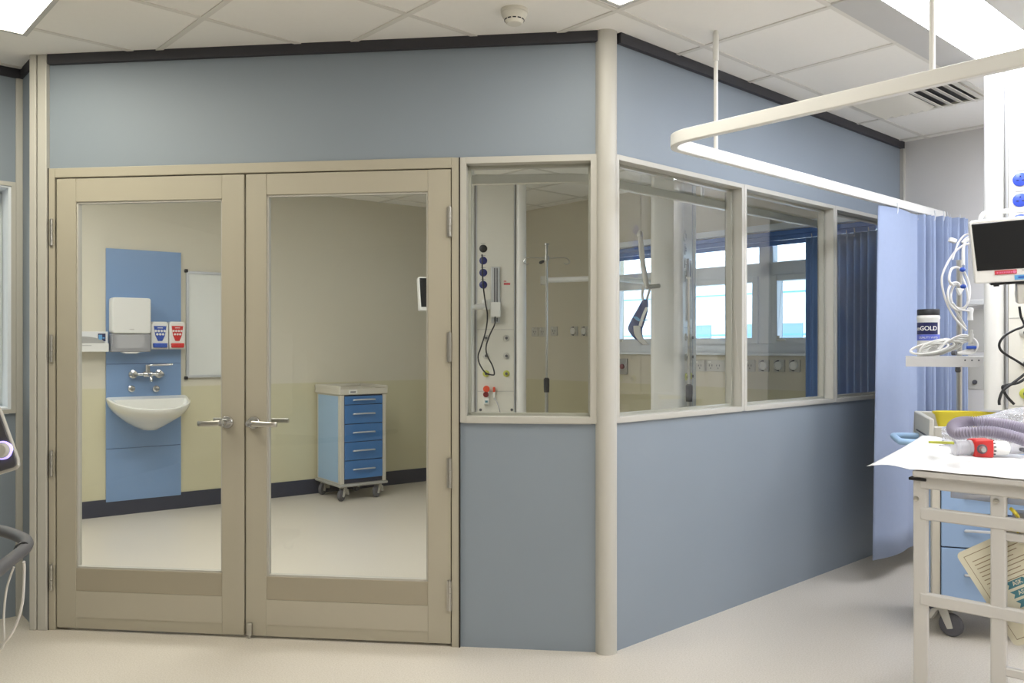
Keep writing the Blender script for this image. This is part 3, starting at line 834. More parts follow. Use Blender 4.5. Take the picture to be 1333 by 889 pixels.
MB().add(vs, fs).build('bowl', 'porcelain', root)
MB().lathe([(0.024, 0), (0.022, 0.004), (0.0, 0.004)], (0, -0.24, H_ - 0.14), (0, 0, 1), 18).build('drain', 'chrome', root)

# whiteboard
ua, z1 = S.px(242.5, 352.5, -0.02); ub = S.ux(302, -0.02); z0 = S.px(242.5, 492, -0.02)[1]
root = empty('whiteboard', S.at((ua + ub) / 2, -0.001, z0)); tag(root, 'whiteboard with aluminium frame on the wall right of the basin', 'whiteboard')
w = (ub - ua) / 2; h = z1 - z0; e = 0.022
MB().box(-w + e, w - e, -0.016, 0, e, h - e).build('board', 'whiteboard', root, smooth=False)
for bxs in ((-w, w, 0, e), (-w, w, h - e, h), (-w, -w + e, e, h - e), (w - e, w, e, h - e)):
    MB().box(bxs[0], bxs[1], -0.024, 0, bxs[2], bxs[3]).build('edge_frame', 'alu', root, bevel=0.002, smooth=False)
for sx in (-1, 1):
    for zz in (0, h): MB().box(sx * w - 0.014, sx * w + 0.014, -0.028, -0.001, zz - 0.014, zz + 0.014).build('corner_cap', 'black', root, bevel=0.006)

# ------------------------------------------------------------------ drawer carts
def caster(parent, x, y, r=0.05, top=0.13, yaw=0.0, tyre='rubber'):
    tf = Matrix.Translation((x, y, 0)) @ Matrix.Rotation(yaw, 4, 'Z')
    c = MB()
    c.box(-0.035, 0.035, -0.03, 0.03, top - 0.008, top, tf)
    for s in (-1, 1):
        pts = [(-0.02, top - 0.008), (-0.045, r - 0.01), (-0.02, r - 0.018), (0.03, top - 0.008)]
        c.prism(pts, s * 0.02 - 0.003, s * 0.02 + 0.003, tf)
    c.prism([(0.0, top - 0.01), (0.05, top - 0.03), (0.065, top - 0.075), (0.05, top - 0.078), (0.03, top - 0.04)], -0.022, 0.022, tf)
    k = c.build('caster', 'lgrey', parent, bevel=0.002)
    ax = tf @ Vector((-0.03, -0.016, r)); bx_ = tf @ Vector((-0.03, 0.016, r))
    MB().lathe([(0.0, 0), (r * 0.6, 0), (r * 0.62, 0.001), (r * 0.92, 0.002), (r, 0.008), (r, 0.024), (r * 0.92, 0.030), (r * 0.6, 0.032), (0, 0.032)], ax, bx_ - ax, 24).build('wheel', tyre, k)

def cart(mw, label, w, dpt, z_bot, z_body, z_top, drawers, body='cart_side', col='cart', handle_arc=0.55):
    """front face is x from 0 to w at y = 0, the body runs to y = dpt; drawers: (z0, z1) list"""
    root = empty('drawer_cart', mw); tag(root, label, 'drawer cart')
    ps = 0.035
    MB().box(0.002, w - 0.002, 0.006, dpt - 0.004, z_bot, z_body).build('body', 'cart_top', root, bevel=0.004, smooth=False)
    for s, x in ((0, -0.001), (1, w - 0.002)):
        MB().box(x, x + 0.003, ps + 0.012, dpt - ps, z_bot + 0.012, z_body - 0.012).build('side_panel', body, root, bevel=0.001, smooth=False)
    for x in (0, w - ps): MB().box(x, x + ps, -0.004, ps, z_bot, z_body).build('corner_post', 'cart_top', root, bevel=0.004, smooth=False)
    MB().box(ps, w - ps, 0.003, 0.01, z_bot + 0.004, z_body - 0.002).build('drawer_gap', 'skirt', root, smooth=False)
    for z0, z1 in drawers:
        d = MB().box(ps + 0.003, w - ps - 0.003, -0.012, 0.012, z0 + 0.003, z1 - 0.003).build('drawer', col, root, bevel=0.003, smooth=False)
        zc = (z0 + z1) / 2 + 0.004; c = (w) / 2; hl = (w - 2 * ps) * handle_arc / 2
        MB().tube(smooth_path([(c - hl, -0.012, zc - 0.004), (c - hl * 0.9, -0.028, zc), (c, -0.036, zc + 0.002), (c + hl * 0.9, -0.028, zc), (c + hl, -0.012, zc - 0.004)], 4), 0.0065, 8).build('handle', 'alu', d)
    MB().box(-0.015, w + 0.015, -0.015, dpt + 0.01, z_bot - 0.025, z_bot).build('base_bumper', 'grey', root, bevel=0.008)
    return root
cw, cd = 0.43, 0.49
mw = S.at(S.ux(443, -0.53), -0.53, 0)
zz = lambda y, Y=7.12: EYE - (y - CY) / F * Y
r1 = cart(mw, 'blue drawer cart standing against the inner room wall', cw, cd, 0.145, zz(514), zz(503),
          [(zz(527), zz(515.5)), (zz(552), zz(527)), (zz(575.5), zz(552)), (zz(599.5), zz(575.5)), (zz(624), zz(599.5))], col='cart_in')
MB().box(-0.012, cw + 0.012, -0.012, cd + 0.012, zz(514), zz(514) + 0.05).box(-0.012, 0.005, -0.012, cd + 0.012, zz(514) + 0.05, zz(514) + 0.075).box(cw - 0.005, cw + 0.012, -0.012, cd + 0.012, zz(514) + 0.05, zz(514) + 0.075).box(0.005, cw - 0.005, cd - 0.005, cd + 0.012, zz(514) + 0.05, zz(514) + 0.075).build('top_tray', 'cart_top', r1, bevel=0.006)
MB().box(0.07, 0.15, -0.016, -0.012, zz(514) + 0.010, zz(514) + 0.042).build('name_plate', 'white', r1)
MB().box(0.085, 0.135, -0.0175, -0.0155, zz(514) + 0.020, zz(514) + 0.030).build('plate_print', 'dgrey', r1)
for x, y in ((0.05, 0.05), (cw - 0.05, 0.05), (0.05, cd - 0.05), (cw - 0.05, cd - 0.05)): caster(r1, x, y, 0.05, 0.121, 0.6)

# the ward cart, front right
na = math.radians(-18)
mw = Matrix.Translation((1.905, 3.80, 0)) @ Matrix.Rotation(na, 4, 'Z')
zz = lambda y, Y=3.76: EYE - (y - CY) / F * Y
cw, cd = 0.60, 0.46
r2 = cart(mw, 'light blue drawer cart behind the white trolley frame', cw, cd, 0.165, 0.86, 0.95,
          [(0.173, zz(713)), (zz(713), zz(668)), (zz(668), zz(622)), (zz(622), 0.855)], body='cart', handle_arc=0.62)
MB().box(-0.01, cw + 0.01, -0.012, cd + 0.01, 0.861, 0.888).box(-0.01, 0.008, -0.012, cd + 0.01, 0.888, 0.99).box(cw - 0.008, cw + 0.01, -0.012, cd + 0.01, 0.888, 0.99).box(0.008, cw - 0.008, cd - 0.008, cd + 0.01, 0.888, 0.99).box(0.008, cw - 0.008, -0.012, 0.006, 0.888, 0.955).build('top_tray', 'lgrey', r2, bevel=0.006)
MB().box(-0.0125, -0.0095, 0.08, 0.38, 0.900, 0.906).build('tray_slot', 'black', r2)
hp = [(-0.006, 0.03, 0.875), (-0.07, 0.03, 0.875), (-0.115, 0.05, 0.875), (-0.125, 0.09, 0.875), (-0.125, 0.28, 0.875), (-0.115, 0.32, 0.875), (-0.07, 0.34, 0.875), (-0.006, 0.34, 0.875)]
MB().tube(smooth_path(hp, 5), 0.0155, 14).build('push_handle', 'cart_side', r2)
for x, y in ((0.06, 0.05), (cw - 0.06, 0.05), (0.06, cd - 0.05), (cw - 0.06, cd - 0.05)): caster(r2, x, y, 0.052, 0.141, 2.6 if x < 0.3 else 0.5)
R2 = mw

# yellow kidney dish on the cart
root = empty('kidney_dish', R2 @ Matrix.Translation((0.19, 0.33, 0.8885))); tag(root, 'yellow plastic dish on top of the light blue cart', 'dish')
prof = []
def kid(s, z, n=32):
    out = []
    for k in range(n):
        t = 2 * math.pi * k / n
        x = 0.135 * s * math.cos(t); y = 0.058 * s * math.sin(t) - 0.03 * (1 - (math.cos(t)) ** 2) * (1 if math.sin(t) < 0 else 0.3) * -0.6
        out.append((x, y, z))
    return out
rg = [kid(0.74, 0.0), kid(0.86, 0.05), kid(0.94, 0.095), kid(1.03, 0.105), kid(1.03, 0.112), kid(0.92, 0.108), kid(0.82, 0.05), kid(0.70, 0.006)]
vs = sum(rg, []); fs = []; n = 32
for i in range(len(rg) - 1):
    for k in range(n): fs.append((i * n + k, i * n + (k + 1) % n, (i + 1) * n + (k + 1) % n, (i + 1) * n + k))
fs += [tuple(range(n - 1, -1, -1)), tuple((len(rg) - 1) * n + k for k in range(n))]
MB().add(vs, fs).build('bowl', 'yellow', root)

# ------------------------------------------------------------------ service pendants
def pendant(mw, label, sock, z_bot=0.62):
    """ceiling column; face looks along -y"""
    root = empty('service_pendant', mw); tag(root, label, 'service column')
    hw, rw, gw = 0.145, 0.085, 0.014
    MB().box(-hw, hw, -0.10, 0.10, z_bot, CEIL).build('column', 'offwhite', root, bevel=0.002, smooth=False)
    for s in (-1, 1):
        MB().box(s * (hw + 0.0005), s * (hw + gw), -0.085, 0.085, z_bot, CEIL).build('groove', 'grey', root, smooth=False)
        x0, x1 = sorted((s * (hw + gw + 0.0005), s * (hw + gw + rw)))
        MB().prismz([(p_[0], p_[1]) for p_ in rrect(x0, x1, -0.115, 0.115, 0.038, 6)], z_bot, CEIL).build('side_rail', 'alu' if label.startswith('x') else 'white', root)
        pi = MB(); xx = s * (hw + 0.0012)
        pi.box(min(xx, xx + s * 0.006), max(xx, xx + s * 0.006), -0.104, -0.085, z_bot + 0.01, CEIL - 0.01)
        pi.build('cover_strip', 'alu', root, smooth=False)
    MB().box(-hw + 0.003, hw - 0.003, -0.1015, -0.099, 1.446, 1.449).box(-hw + 0.003, hw - 0.003, -0.1015, -0.099, max(z_bot + 0.02, 0.96), max(z_bot + 0.02, 0.96) + 0.003).build('panel_joint', 'grey', root)
    for z, cn_ in ((2.085, sock[0]), (1.99, sock[1]), (1.895, sock[2]), (1.80, sock[3])):
        so = MB().lathe([(0.031, 0), (0.031, 0.004), (0.027, 0.007), (0.0, 0.007)], (-0.097, -0.10, z), (0, -1, 0), 24).build('socket', cn_, root)
        MB().box(-0.1, -0.094, -0.1085, -0.106, z + 0.010, z + 0.017).box(-0.113, -0.103, -0.1085, -0.106, z - 0.006, z - 0.002).box(-0.091, -0.081, -0.1085, -0.106, z - 0.006, z - 0.002).build('pin_slots', 'black', so)
        MB().box(-0.116, -0.078, -0.1012, -0.0995, z + 0.038, z + 0.043).build('socket_label', 'grey', root)
    # gas outlets, two columns of three
    for i, z in enumerate((1.38, 1.24, 1.10)):
        if z < z_bot + 0.05: continue
        for x in (-0.075, 0.085):
            g_ = MB().lathe([(0.026, 0), (0.026, 0.006), (0.016, 0.012), (0.0, 0.012)], (x, -0.10, z), (0, -1, 0), 22).build('gas_outlet', 'lime' if i == 2 else 'lgrey', root)
            MB().lathe([(0.011, 0.012), (0.011, 0.022), (0.0, 0.022)], (x, -0.10, z), (0, -1, 0), 14).build('outlet_core', 'dgrey', g_)
    for x in (-0.118, 0.128):
        if z_bot > 0.75: continue
        for z in (0.815, 0.78): MB().lathe([(0.011, 0), (0.011, 0.004), (0, 0.004)], (x, -0.10, z), (0, -1, 0), 12).build('plug_port', 'dgrey', root)
    # rail for accessories
    MB().box(-0.035, 0.035, -0.118, -0.10, 1.50, 1.94).build('mount_rail', 'alu', root, bevel=0.003)
    MB().box(-0.012, -0.003, -0.121, -0.1175, 1.51, 1.93).box(0.008, 0.016, -0.121, -0.1175, 1.51, 1.93).build('rail_slots', 'dgrey', root)
    MB().box(0.065, 0.115, -0.1015, -0.099, 1.80, 1.815).box(0.065, 0.085, -0.1015, -0.099, 1.825, 1.832).build('notice', 'redlab', root)
    return root
def face_at(x, Y, yaw):
    return Matrix.Translation(((x - CX) / F * Y, Y, 0)) @ Matrix.Rotation(yaw, 4, 'Z')
# front right: face begins at photo x 1313, depth 3.9
Yp = 3.88
yawf = math.radians(-31)
_r = Matrix.Rotation(yawf, 4, 'Z')
pf = Matrix.Translation(P(1312.5, CY, Yp).xy.to_3d() - _r @ Vector((-0.145, -0.10, 0))) @ _r
pen_f = pendant(pf, 'white service column with blue sockets behind the monitor', ['socket'] * 4, 1.02)
Yi = 6.6
pi_ = Matrix.Translation(((644.5 - CX) / F * Yi, Yi + 0.1, 0)) @ Matrix.Rotation(math.radians(2), 4, 'Z')
pen_i = pendant(pi_, 'service column with navy sockets behind the narrow window', ['black', 'socket_in', 'socket_in', 'socket_in'], 0.55)
p2 = Matrix.Translation((1.165, 6.02, 0)) @ Matrix.Rotation(math.radians(66), 4, 'Z')
pen_2 = pendant(p2, 'service column in front of the outside windows, behind the first window', ['lgrey'] * 4, 0.55)

# regulators on the inner pendant
def on_face(mw, x, y, z): return mw @ Matrix.Translation((x, y, z))
root = empty('suction_regulator', on_face(pi_, -0.072, -0.101, 0.86)); tag(root, 'small red and orange regulator on the service column face', 'regulator')
MB().box(-0.022, 0.022, -0.03, 0, 0.0, 0.10).build('body', 'white', root, bevel=0.004)
MB().lathe([(0.026, 0), (0.026, 0.03), (0, 0.032)], (0, -0.0, 0.12), (0, -1, 0), 18).build('dial', 'orange', root)
MB().lathe([(0.022, 0), (0.022, 0.036), (0, 0.04)], (-0.004, -0.0, 0.078), (0, -1, 0), 18).build('knob', 'dred', root)
MB().box(-0.01, 0.01, -0.033, -0.03, 0.015, 0.03).build('green_mark', 'teal', root)
root = empty('flow_meter', on_face(pi_, -0.012, -0.101, 0.84)); tag(root, 'slim flow meter with orange top and clear tubes below the gas outlets', 'flow meter')
MB().box(-0.008, 0.008, -0.025, 0, 0.07, 0.14).build('meter_tube', 'white', root, bevel=0.003)
MB().box(-0.009, 0.009, -0.026, 0.0, 0.115, 0.155).build('orange_top', 'orange', root, bevel=0.003)
MB().tube(smooth_path([(0, -0.02, 0.07), (0.03, -0.05, 0.02), (0.05, -0.05, -0.08), (0.03, -0.04, -0.16), (0.005, -0.03, -0.2)], 6), 0.004, 6).build('hose', 'clear', root)

# arm with the inner monitor
AO = Vector((0.0, -0.12, 1.60))
mp = pi_.inverted() @ P(566, 392, 6.25) - AO
arm = MB().tube([AO + Vector((-0.075, -0.04, 0.035)), AO + Vector((-0.075, -0.04, 0.035)).lerp(mp, 0.5) + Vector((0, -0.03, -0.05)), AO + Vector((mp.x, mp.y + 0.05, mp.z - 0.06))], 0.022, 12).build('monitor_arm', 'white', pen_i)
MB().box(-0.04, 0.04, -0.18, -0.12, 1.54, 1.66).build('slide_block', 'white', arm, bevel=0.008)
MB().lathe([(0.035, -0.03), (0.035, 0.05)], AO + Vector((-0.075, -0.04, 0.03)), (0, 0, 1), 20).build('joint', 'white', arm, bevel=0.004)
def monitor(mw, label, w, h, bez_top, bez_bot, stickers, d=0.10):
    root = empty('patient_monitor', mw); tag(root, label, 'patient monitor')
    MB().prism([(-w + 0.012, -h), (w - 0.012, -h), (w, h - 0.01), (w - 0.008, h), (-w + 0.008, h), (-w, h - 0.01)], -d * 0.3, d * 0.7).build('housing', 'white', root, bevel=0.006)
    MB().prism([(-w + 0.022, -h + bez_bot), (w - 0.022, -h + bez_bot), (w - 0.008, h - bez_top), (-w + 0.008, h - bez_top)], -d * 0.3 - 0.003, -d * 0.3 + 0.003).build('screen', 'screen', root, bevel=0.003)
    return root
mi = Matrix.Translation(P(569, 383, 6.25)) @ Matrix.Rotation(math.radians(14), 4, 'Z')
m1 = monitor(mi, 'dark patient monitor in the inner room, half hidden by the door stile', 0.145, 0.125, 0.008, 0.028, False)
MB().box(-0.03, 0.03, 0.0, 0.05, -0.16, -0.126).build('mount_block', 'white', m1, bevel=0.005)

# black cable looping down the inner pendant
pt = lambda x, y: P(x, y, 6.47)
root = MB().tube(smooth_path([pt(627.5, 331), pt(628, 352), pt(629, 372), pt(632, 395), pt(634.5, 410), pt(632.5, 430), pt(626, 452), pt(622.5, 463), pt(624.5, 474), pt(632, 485), pt(641, 488), pt(643.5, 486), pt(641, 476), pt(634, 462), pt(633, 450), pt(638, 435), pt(644, 422), pt(644.5, 412)], 6), 0.0055, 8).build('power_cable', 'black')
tag(root, 'black power cable looped from the navy sockets of the inner column', 'cable')

# drip stands --------------------------------------------------------------
def drip_stand(x, Y, y_top, label, yaw=0.0, hooks=True):
    b0 = P(x, y_top, Y); h = b0.z
    root = empty('drip_stand', Matrix.Translation((b0.x, b0.y, 0)) @ Matrix.Rotation(yaw, 4, 'Z')); tag(root, label, 'drip stand')
    MB().cyl((0, 0, 0.08), (0, 0, 1.05), 0.0135, 14).build('lower_pole', 'steel', root)
    MB().cyl((0, 0, 1.0), (0, 0, h), 0.009, 14).lathe([(0.018, 0), (0.018, 0.012), (0, 0.014)], (0, 0, h), (0, 0, 1), 14).build('upper_pole', 'steel', root)
    MB().lathe([(0.02, -0.05), (0.022, 0), (0.022, 0.05), (0.012, 0.06)], (0, 0, 1.02), (0, 0, 1), 16).build('collar', 'black', root)
    for k in range(5):
        a = 2 * math.pi * k / 5
        leg = MB().tube([(0, 0, 0.11), (0.1 * math.cos(a), 0.1 * math.sin(a), 0.10), (0.28 * math.cos(a), 0.28 * math.sin(a), 0.065)], 0.014, 10).build('leg', 'steel', root)
        MB().lathe([(0, -0.012), (0.022, -0.012), (0.025, -0.008), (0.025, 0.008), (0.022, 0.012), (0, 0.012)], (0.28 * math.cos(a), 0.28 * math.sin(a), 0.0255), (math.sin(a), -math.cos(a), 0), 16).build('wheel', 'rubber', leg)
    if hooks:
        hz = h - 0.10
        MB().lathe([(0.018, -0.018), (0.018, 0.018)], (0, 0, hz), (0, 0, 1), 16).build('hook_hub', 'steel', root)
        for s in (-1, 1):
            pts = [(0, 0, hz), (s * 0.09, 0, hz + 0.005), (s * 0.15, 0, hz + 0.002), (s * 0.172, 0, hz - 0.028), (s * 0.150, 0, hz - 0.045), (s * 0.132, 0, hz - 0.035)]
            MB().tube(smooth_path(pts, 6), 0.004, 8).build('hook', 'steel', root)
        MB().lathe([(0.006, 0), (0.010, 0.006), (0.012, 0.03), (0.007, 0.04)], (-0.02, -0.01, hz - 0.02), (-0.8, -0.2, -0.4), 10).build('clamp_knob', 'black', root)
    return root
drip_stand(711.5, 6.3, 319, 'steel drip stand with curled hooks behind the narrow window')
drip_stand(897, 5.25, 363, 'plain steel drip stand behind the first window of the row', 0.4, False)

# long exam-light arm
root = empty('lamp_arm', Matrix.Translation(P(708, 365, 6.9))); tag(root, 'white horizontal wall tube behind the hooked drip stand', 'wall light')
e = P(786, 362, 6.75) - P(708, 365, 6.9)
MB().cyl((0, 0, 0), e, 0.022, 16).build('tube', 'white', root)
MB().box(-0.03, 0.03, -0.03, 0.03, -0.035, 0.035).build('end_block', 'offwhite', root, bevel=0.006)
wv = W.pt((P(786, 362, 6.75) - W.a).dot(W.u), 0, P(786, 362, 6.75).z) - P(708, 365, 6.9)
MB().cyl(e, wv, 0.02, 14).lathe([(0.045, -0.02), (0.045, 0)], wv, W.n, 18).build('wall_bracket', 'white', root)

# outlets on the outside wall
def outlet(x, y, label, kind='square', w=0.045, group='outlets on the outside wall', fr=W):
    u_, z_ = fr.px(x, y)
    root = empty('power_outlet', fr.at(u_, -0.001, z_)); tag(root, label, 'wall outlet', group)
    MB().prism(rrect(-w, w, -0.045, 0.045, 0.006), -0.01, 0).build('plate', 'lgrey', root, bevel=0.002)
    if kind == 'round':
        MB().lathe([(0.032, 0), (0.032, 0.02), (0.024, 0.024), (0.022, 0.02), (0, 0.02)], (0, -0.01, 0), (0, -1, 0), 24).build('rim', 'white', root)
        MB().tube([(0.036 * math.cos(a), -0.012, 0.036 * math.sin(a)) for a in [math.pi * (0.5 + k / 10) for k in range(11)]], 0.006, 8).build('black_collar', 'black', root)
    else:
        n_ = max(1, int(w / 0.045))
        b_ = MB()
        for k in range(n_):
            cx = (k - (n_ - 1) / 2) * 0.07
            b_.box(cx - 0.016, cx - 0.010, -0.0115, -0.009, -0.006, 0.010).box(cx + 0.010, cx + 0.016, -0.0115, -0.009, -0.006, 0.010).box(cx - 0.003, cx + 0.003, -0.0115, -0.009, -0.026, -0.014)
        b_.build('pin_slots', 'dgrey', root)
        MB().box(-w * 0.6, -w * 0.3, -0.014, -0.009, 0.022, 0.036).build('switch', 'white', root)
for i, (x, y, k, w, lab) in enumerate([
    (697, 432, 's', 0.045, 'grey wall outlet first right of the inner column edge'),
    (707, 432, 's', 0.045, 'grey wall outlet just left of the drip stand pole'),
    (722, 431, 's', 0.045, 'grey wall outlet just right of the drip stand pole'),
    (748, 431, 'round', 0.045, 'round black-collared wall outlet seen through the narrow window'),
    (762, 431, 'round', 0.045, 'round black-collared wall outlet nearest the corner post'),
    (912, 476, 's', 0.07, 'double wall outlet just right of the second service column'),
    (931, 476, 's', 0.10, 'wide wall outlet under the sill in the first window'),
    (977, 476, 's', 0.045, 'grey wall outlet at the left of the middle window'),
    (995, 476, 'round', 0.045, 'round wall outlet first of three in the middle window'),
    (1015, 476, 'round', 0.045, 'round wall outlet second of three in the middle window'),
    (1035, 476, 'round', 0.045, 'round wall outlet nearest the deep blue curtain')]):
    outlet(x, y, lab, 'round' if k == 'round' else 'square', w)
u_, z_ = W.px(812, 477)
root = empty('alarm_button', W.at(u_, -0.001, z_)); tag(root, 'grey wall plate with red button under the sill by the corner post', 'alarm button')
MB().prism(rrect(-0.05, 0.05, -0.07, 0.07, 0.008), -0.016, 0).build('plate', 'grey', root, bevel=0.003)
MB().lathe([(0.022, 0), (0.022, 0.012), (0, 0.014)], (0, -0.016, 0.0), (0, -1, 0), 16).build('button', 'dred', root)

# hanging blood pressure cuff and arm behind the first window
Yc = 5.7
root = empty('blood_pressure_cuff', Matrix.Translation(P(838, 372, Yc))); tag(root, 'navy and white blood pressure cuff hanging behind the first window', 'blood pressure cuff')
o0 = P(838, 372, Yc)
pc_ = [P(840, 390, Yc) - o0, P(836, 404, Yc) - o0, P(829, 421, Yc) - o0, P(827, 430, Yc) - o0, P(832, 441, Yc) - o0, P(840, 449, Yc) - o0]
def ribbon(pts, wid, dep):
    b = MB(); vs = []; fs = []
    L = len(pts)
    for i, c in enumerate(pts):
        for a, d_ in ((-1, -1), (1, -1), (1, 1), (-1, 1)): vs.append((c.x + a * wid[i] / 2, c.y + d_ * dep / 2, c.z))
    for i in range(L - 1):
        for k in range(4): fs.append((i * 4 + k, i * 4 + (k + 1) % 4, i * 4 + 4 + (k + 1) % 4, i * 4 + 4 + k))
    fs += [(3, 2, 1, 0), tuple((L - 1) * 4 + k for k in range(4))]
    return b.add(vs, fs)
sp = smooth_path(pc_, 4); n = len(sp)
ribbon(sp, [0.03 + 0.07 * math.sin(math.pi * min(1, i / n * 1.15)) for i in range(n)], 0.03).build('cuff', 'cuff', root, bevel=0.006)
sp2 = smooth_path([P(829, 424, Yc - 0.03) - o0, P(830, 434, Yc - 0.03) - o0, P(835, 443, Yc - 0.03) - o0, P(841, 449, Yc - 0.03) - o0], 4)
ribbon(sp2, [0.045] * len(sp2), 0.03).build('cuff_tail', 'lgrey', root, bevel=0.004)
ribbon(smooth_path([P(842, 400, Yc - 0.03) - o0, P(836, 414, Yc - 0.03) - o0, P(833, 425, Yc - 0.03) - o0], 4), [0.018] * 9, 0.02).build('cuff_stripe', 'white', root)
ribbon(smooth_path([P(826, 412, Yc - 0.03) - o0, P(834, 418, Yc - 0.03) - o0, P(842, 416, Yc - 0.03) - o0], 4), [0.03] * 9, 0.012).build('cuff_patch', 'sky', root)
MB().tube(smooth_path([P(838, 372, Yc) - o0, P(836, 385, Yc) - o0, P(840, 396, Yc) - o0, P(843, 386, Yc) - o0, P(846, 376, Yc) - o0], 6), 0.009, 8).build('coiled_tube', 'lgrey', root)
root = empty('lamp_arm', Matrix.Translation(P(833, 305, Yc))); tag(root, 'slanted white lamp arm holding the cuff behind the first window', 'lamp arm')
o0 = P(833, 305, Yc)
MB().tube([(0, 0, 0), P(837, 345, Yc) - o0, P(842, 374, Yc) - o0], 0.018, 12).build('arm_beam', 'lgrey', root)
MB().tube([P(842, 374, Yc) - o0, P(858, 372, Yc + 0.05) - o0], 0.015, 12).build('bracket', 'lgrey', root)
MB().sphere((0, 0, 0), 0.024).build('end_cap', 'lgrey', root)

# ------------------------------------------------------------------ ward right: pole, shelf, canister, cables
Ys = 4.45
pb = P(1248.5, 340, Ys)
root = empty('equipment_pole', Matrix.Translation((pb.x, pb.y, 0))); tag(root, 'steel pole carrying the grey shelf beside the blue curtain', 'pole')
MB().cyl((0, 0, 0.03), (0, 0, pb.z), 0.0145, 16).lathe([(0.0155, 0), (0.0155, 0.006), (0, 0.008)], (0, 0, pb.z), (0, 0, 1), 16).build('pole', 'steel', root)
MB().lathe([(0.14, 0), (0.14, 0.025), (0.05, 0.035), (0.02, 0.08)], (0, 0, 0), (0, 0, 1), 28).build('base_plate', 'lgrey', root)
# shelf
sc = P(1232, 470, Ys - 0.16)
zs = EYE - (464 - CY) / F * (Ys - 0.2)
root = empty('equipment_shelf', Matrix.Translation((pb.x, pb.y, zs)) @ Matrix.Rotation(math.radians(-25), 4, 'Z')); tag(root, 'grey metal shelf on the steel pole holding canister and cables', 'shelf')
SHI = (Matrix.Translation((pb.x, pb.y, zs)) @ Matrix.Rotation(math.radians(-25), 4, 'Z')).inverted()
def shx(x, yl=-0.30):
    Yq = 4.3
    for it in range(8):
        l_ = SHI @ P(x, 464, Yq); Yq += yl - l_.y
    return l_.x
x0, x1 = shx(1179), shx(1291)
MB().box(x0, x1, -0.30, -0.02, -0.006, 0).build('shelf_board', 'lgrey', root, bevel=0.002, smooth=False)
MB().prism([(x0, 0.0), (x1 - 0.02, 0.0), (x1 - 0.055, -0.052), (x0, -0.052)][::-1], -0.302, -0.296).build('front_apron', 'trolley', root, smooth=False)
MB().box(x0 + 0.03, x1 - 0.06, -0.03, -0.015, -0.045, -0.006).cyl((0, -0.02, -0.05), (0, -0.02, 0.0), 0.02).build('bracket', 'grey', root)
for k in (0.03, 0.06, 0.09): MB().lathe([(0.004, 0), (0.004, 0.002), (0, 0.002)], (k - 0.02, -0.302, -0.018), (0, -1, 0), 10).build('rivet', 'dgrey', root)
MB().lathe([(0.012, 0), (0.014, 0.02), (0.01, 0.026)], (-0.02, -0.28, -0.053), (0, 0, -1), 12).build('knob', 'dgrey', root)
SH = root.matrix_world if False else (Matrix.Translation((pb.x, pb.y, zs)) @ Matrix.Rotation(math.radians(-25), 4, 'Z'))

# text helper
def text_mesh(s, size, bold=0.0, spacing=1.0):
    cu = bpy.data.curves.new('t', 'FONT'); cu.body = s; cu.size = size; cu.align_x = 'CENTER'; cu.align_y = 'CENTER'
    cu.extrude = 0.0; cu.offset = bold; cu.space_character = spacing
    o = bpy.data.objects.new('t', cu); COL.objects.link(o)
    dg = bpy.context.evaluated_depsgraph_get()
    me = bpy.data.meshes.new_from_object(o.evaluated_get(dg))
    vs = [v.co.copy() for v in me.vertices]; fs = [tuple(p_.vertices) for p_ in me.polygons]
    bpy.data.objects.remove(o); bpy.data.curves.remove(cu); bpy.data.meshes.remove(me)
    return vs, fs
def flat_text(s, size, fn, m, name, parent, bold=0.0):
    vs, fs = text_mesh(s, size, bold)
    return MB().add([fn(v) for v in vs], fs).build(name, m, parent, smooth=False)

# wipes canister
cc = SH.inverted() @ P(1208.5, 462, Ys - 0.12)
rC = 14.2 / F * (Ys - 0.12)
hC = (464 - 402) / F * (Ys - 0.12)
ccen = Vector((shx(1208.5, -0.095), -0.095, 0.0005))
root = empty('wipes_canister', SH @ Matrix.Translation(ccen)); tag(root, 'white wipes canister with black lid and navy gold-lettered label on shelf'.replace('gold-lettered ', ''), 'wipes canister')
MB().lathe([(rC * 0.93, 0), (rC * 0.96, 0.004), (rC * 0.96, hC * 0.78), (rC * 1.0, hC * 0.80), (rC * 1.0, hC * 0.84), (rC * 0.95, hC * 0.86), (rC * 0.95, hC * 0.87)], n=40).build('body', 'white', root)
MB().lathe([(rC * 0.97, hC * 0.87), (rC * 0.97, hC * 0.985), (rC * 0.92, hC), (rC * 0.3, hC), (rC * 0.25, hC * 0.985), (0, hC * 0.985)], n=40).build('lid', 'black', root)
def band(z0, z1, a0, a1, r, name, m):
    b = MB(); n = 30; vs = []
    for k in range(n + 1):
        a = math.radians(a0 + (a1 - a0) * k / n)
        for rr, z in ((r - 0.002, z0), (r, z0), (r, z1), (r - 0.002, z1)): vs.append((rr * math.sin(a), -rr * math.cos(a), z))
    fs = []
    for k in range(n):
        for j in range(4): fs.append((k * 4 + j, k * 4 + (j + 1) % 4, k * 4 + 4 + (j + 1) % 4, k * 4 + 4 + j))
    fs += [(0, 1, 2, 3), (n * 4 + 3, n * 4 + 2, n * 4 + 1, n * 4)]
    return b.add(vs, fs).build(name, m, root)
lb = band(hC * 0.46, hC * 0.715, -110, 52, rC * 0.972, 'navy_label', 'navy')
lb2 = band(hC * 0.33, hC * 0.458, -110, 80, rC * 0.972, 'violet_label', 'violet')
def wrap(aoff, z, r):
    def f(v):
        a = v.x / r + math.radians(aoff); return (r * math.sin(a), -r * math.cos(a), z + v.y)
    return f
def wrap_text(s, size, aoff, z, parent, bold):
    vs, fs = text_mesh(s, size, bold)
    r = rC * 0.972 + 0.0008
    MB().add([wrap(aoff, z, r)(v) for v in vs], fs).build('lettering', 'white', parent, smooth=False)
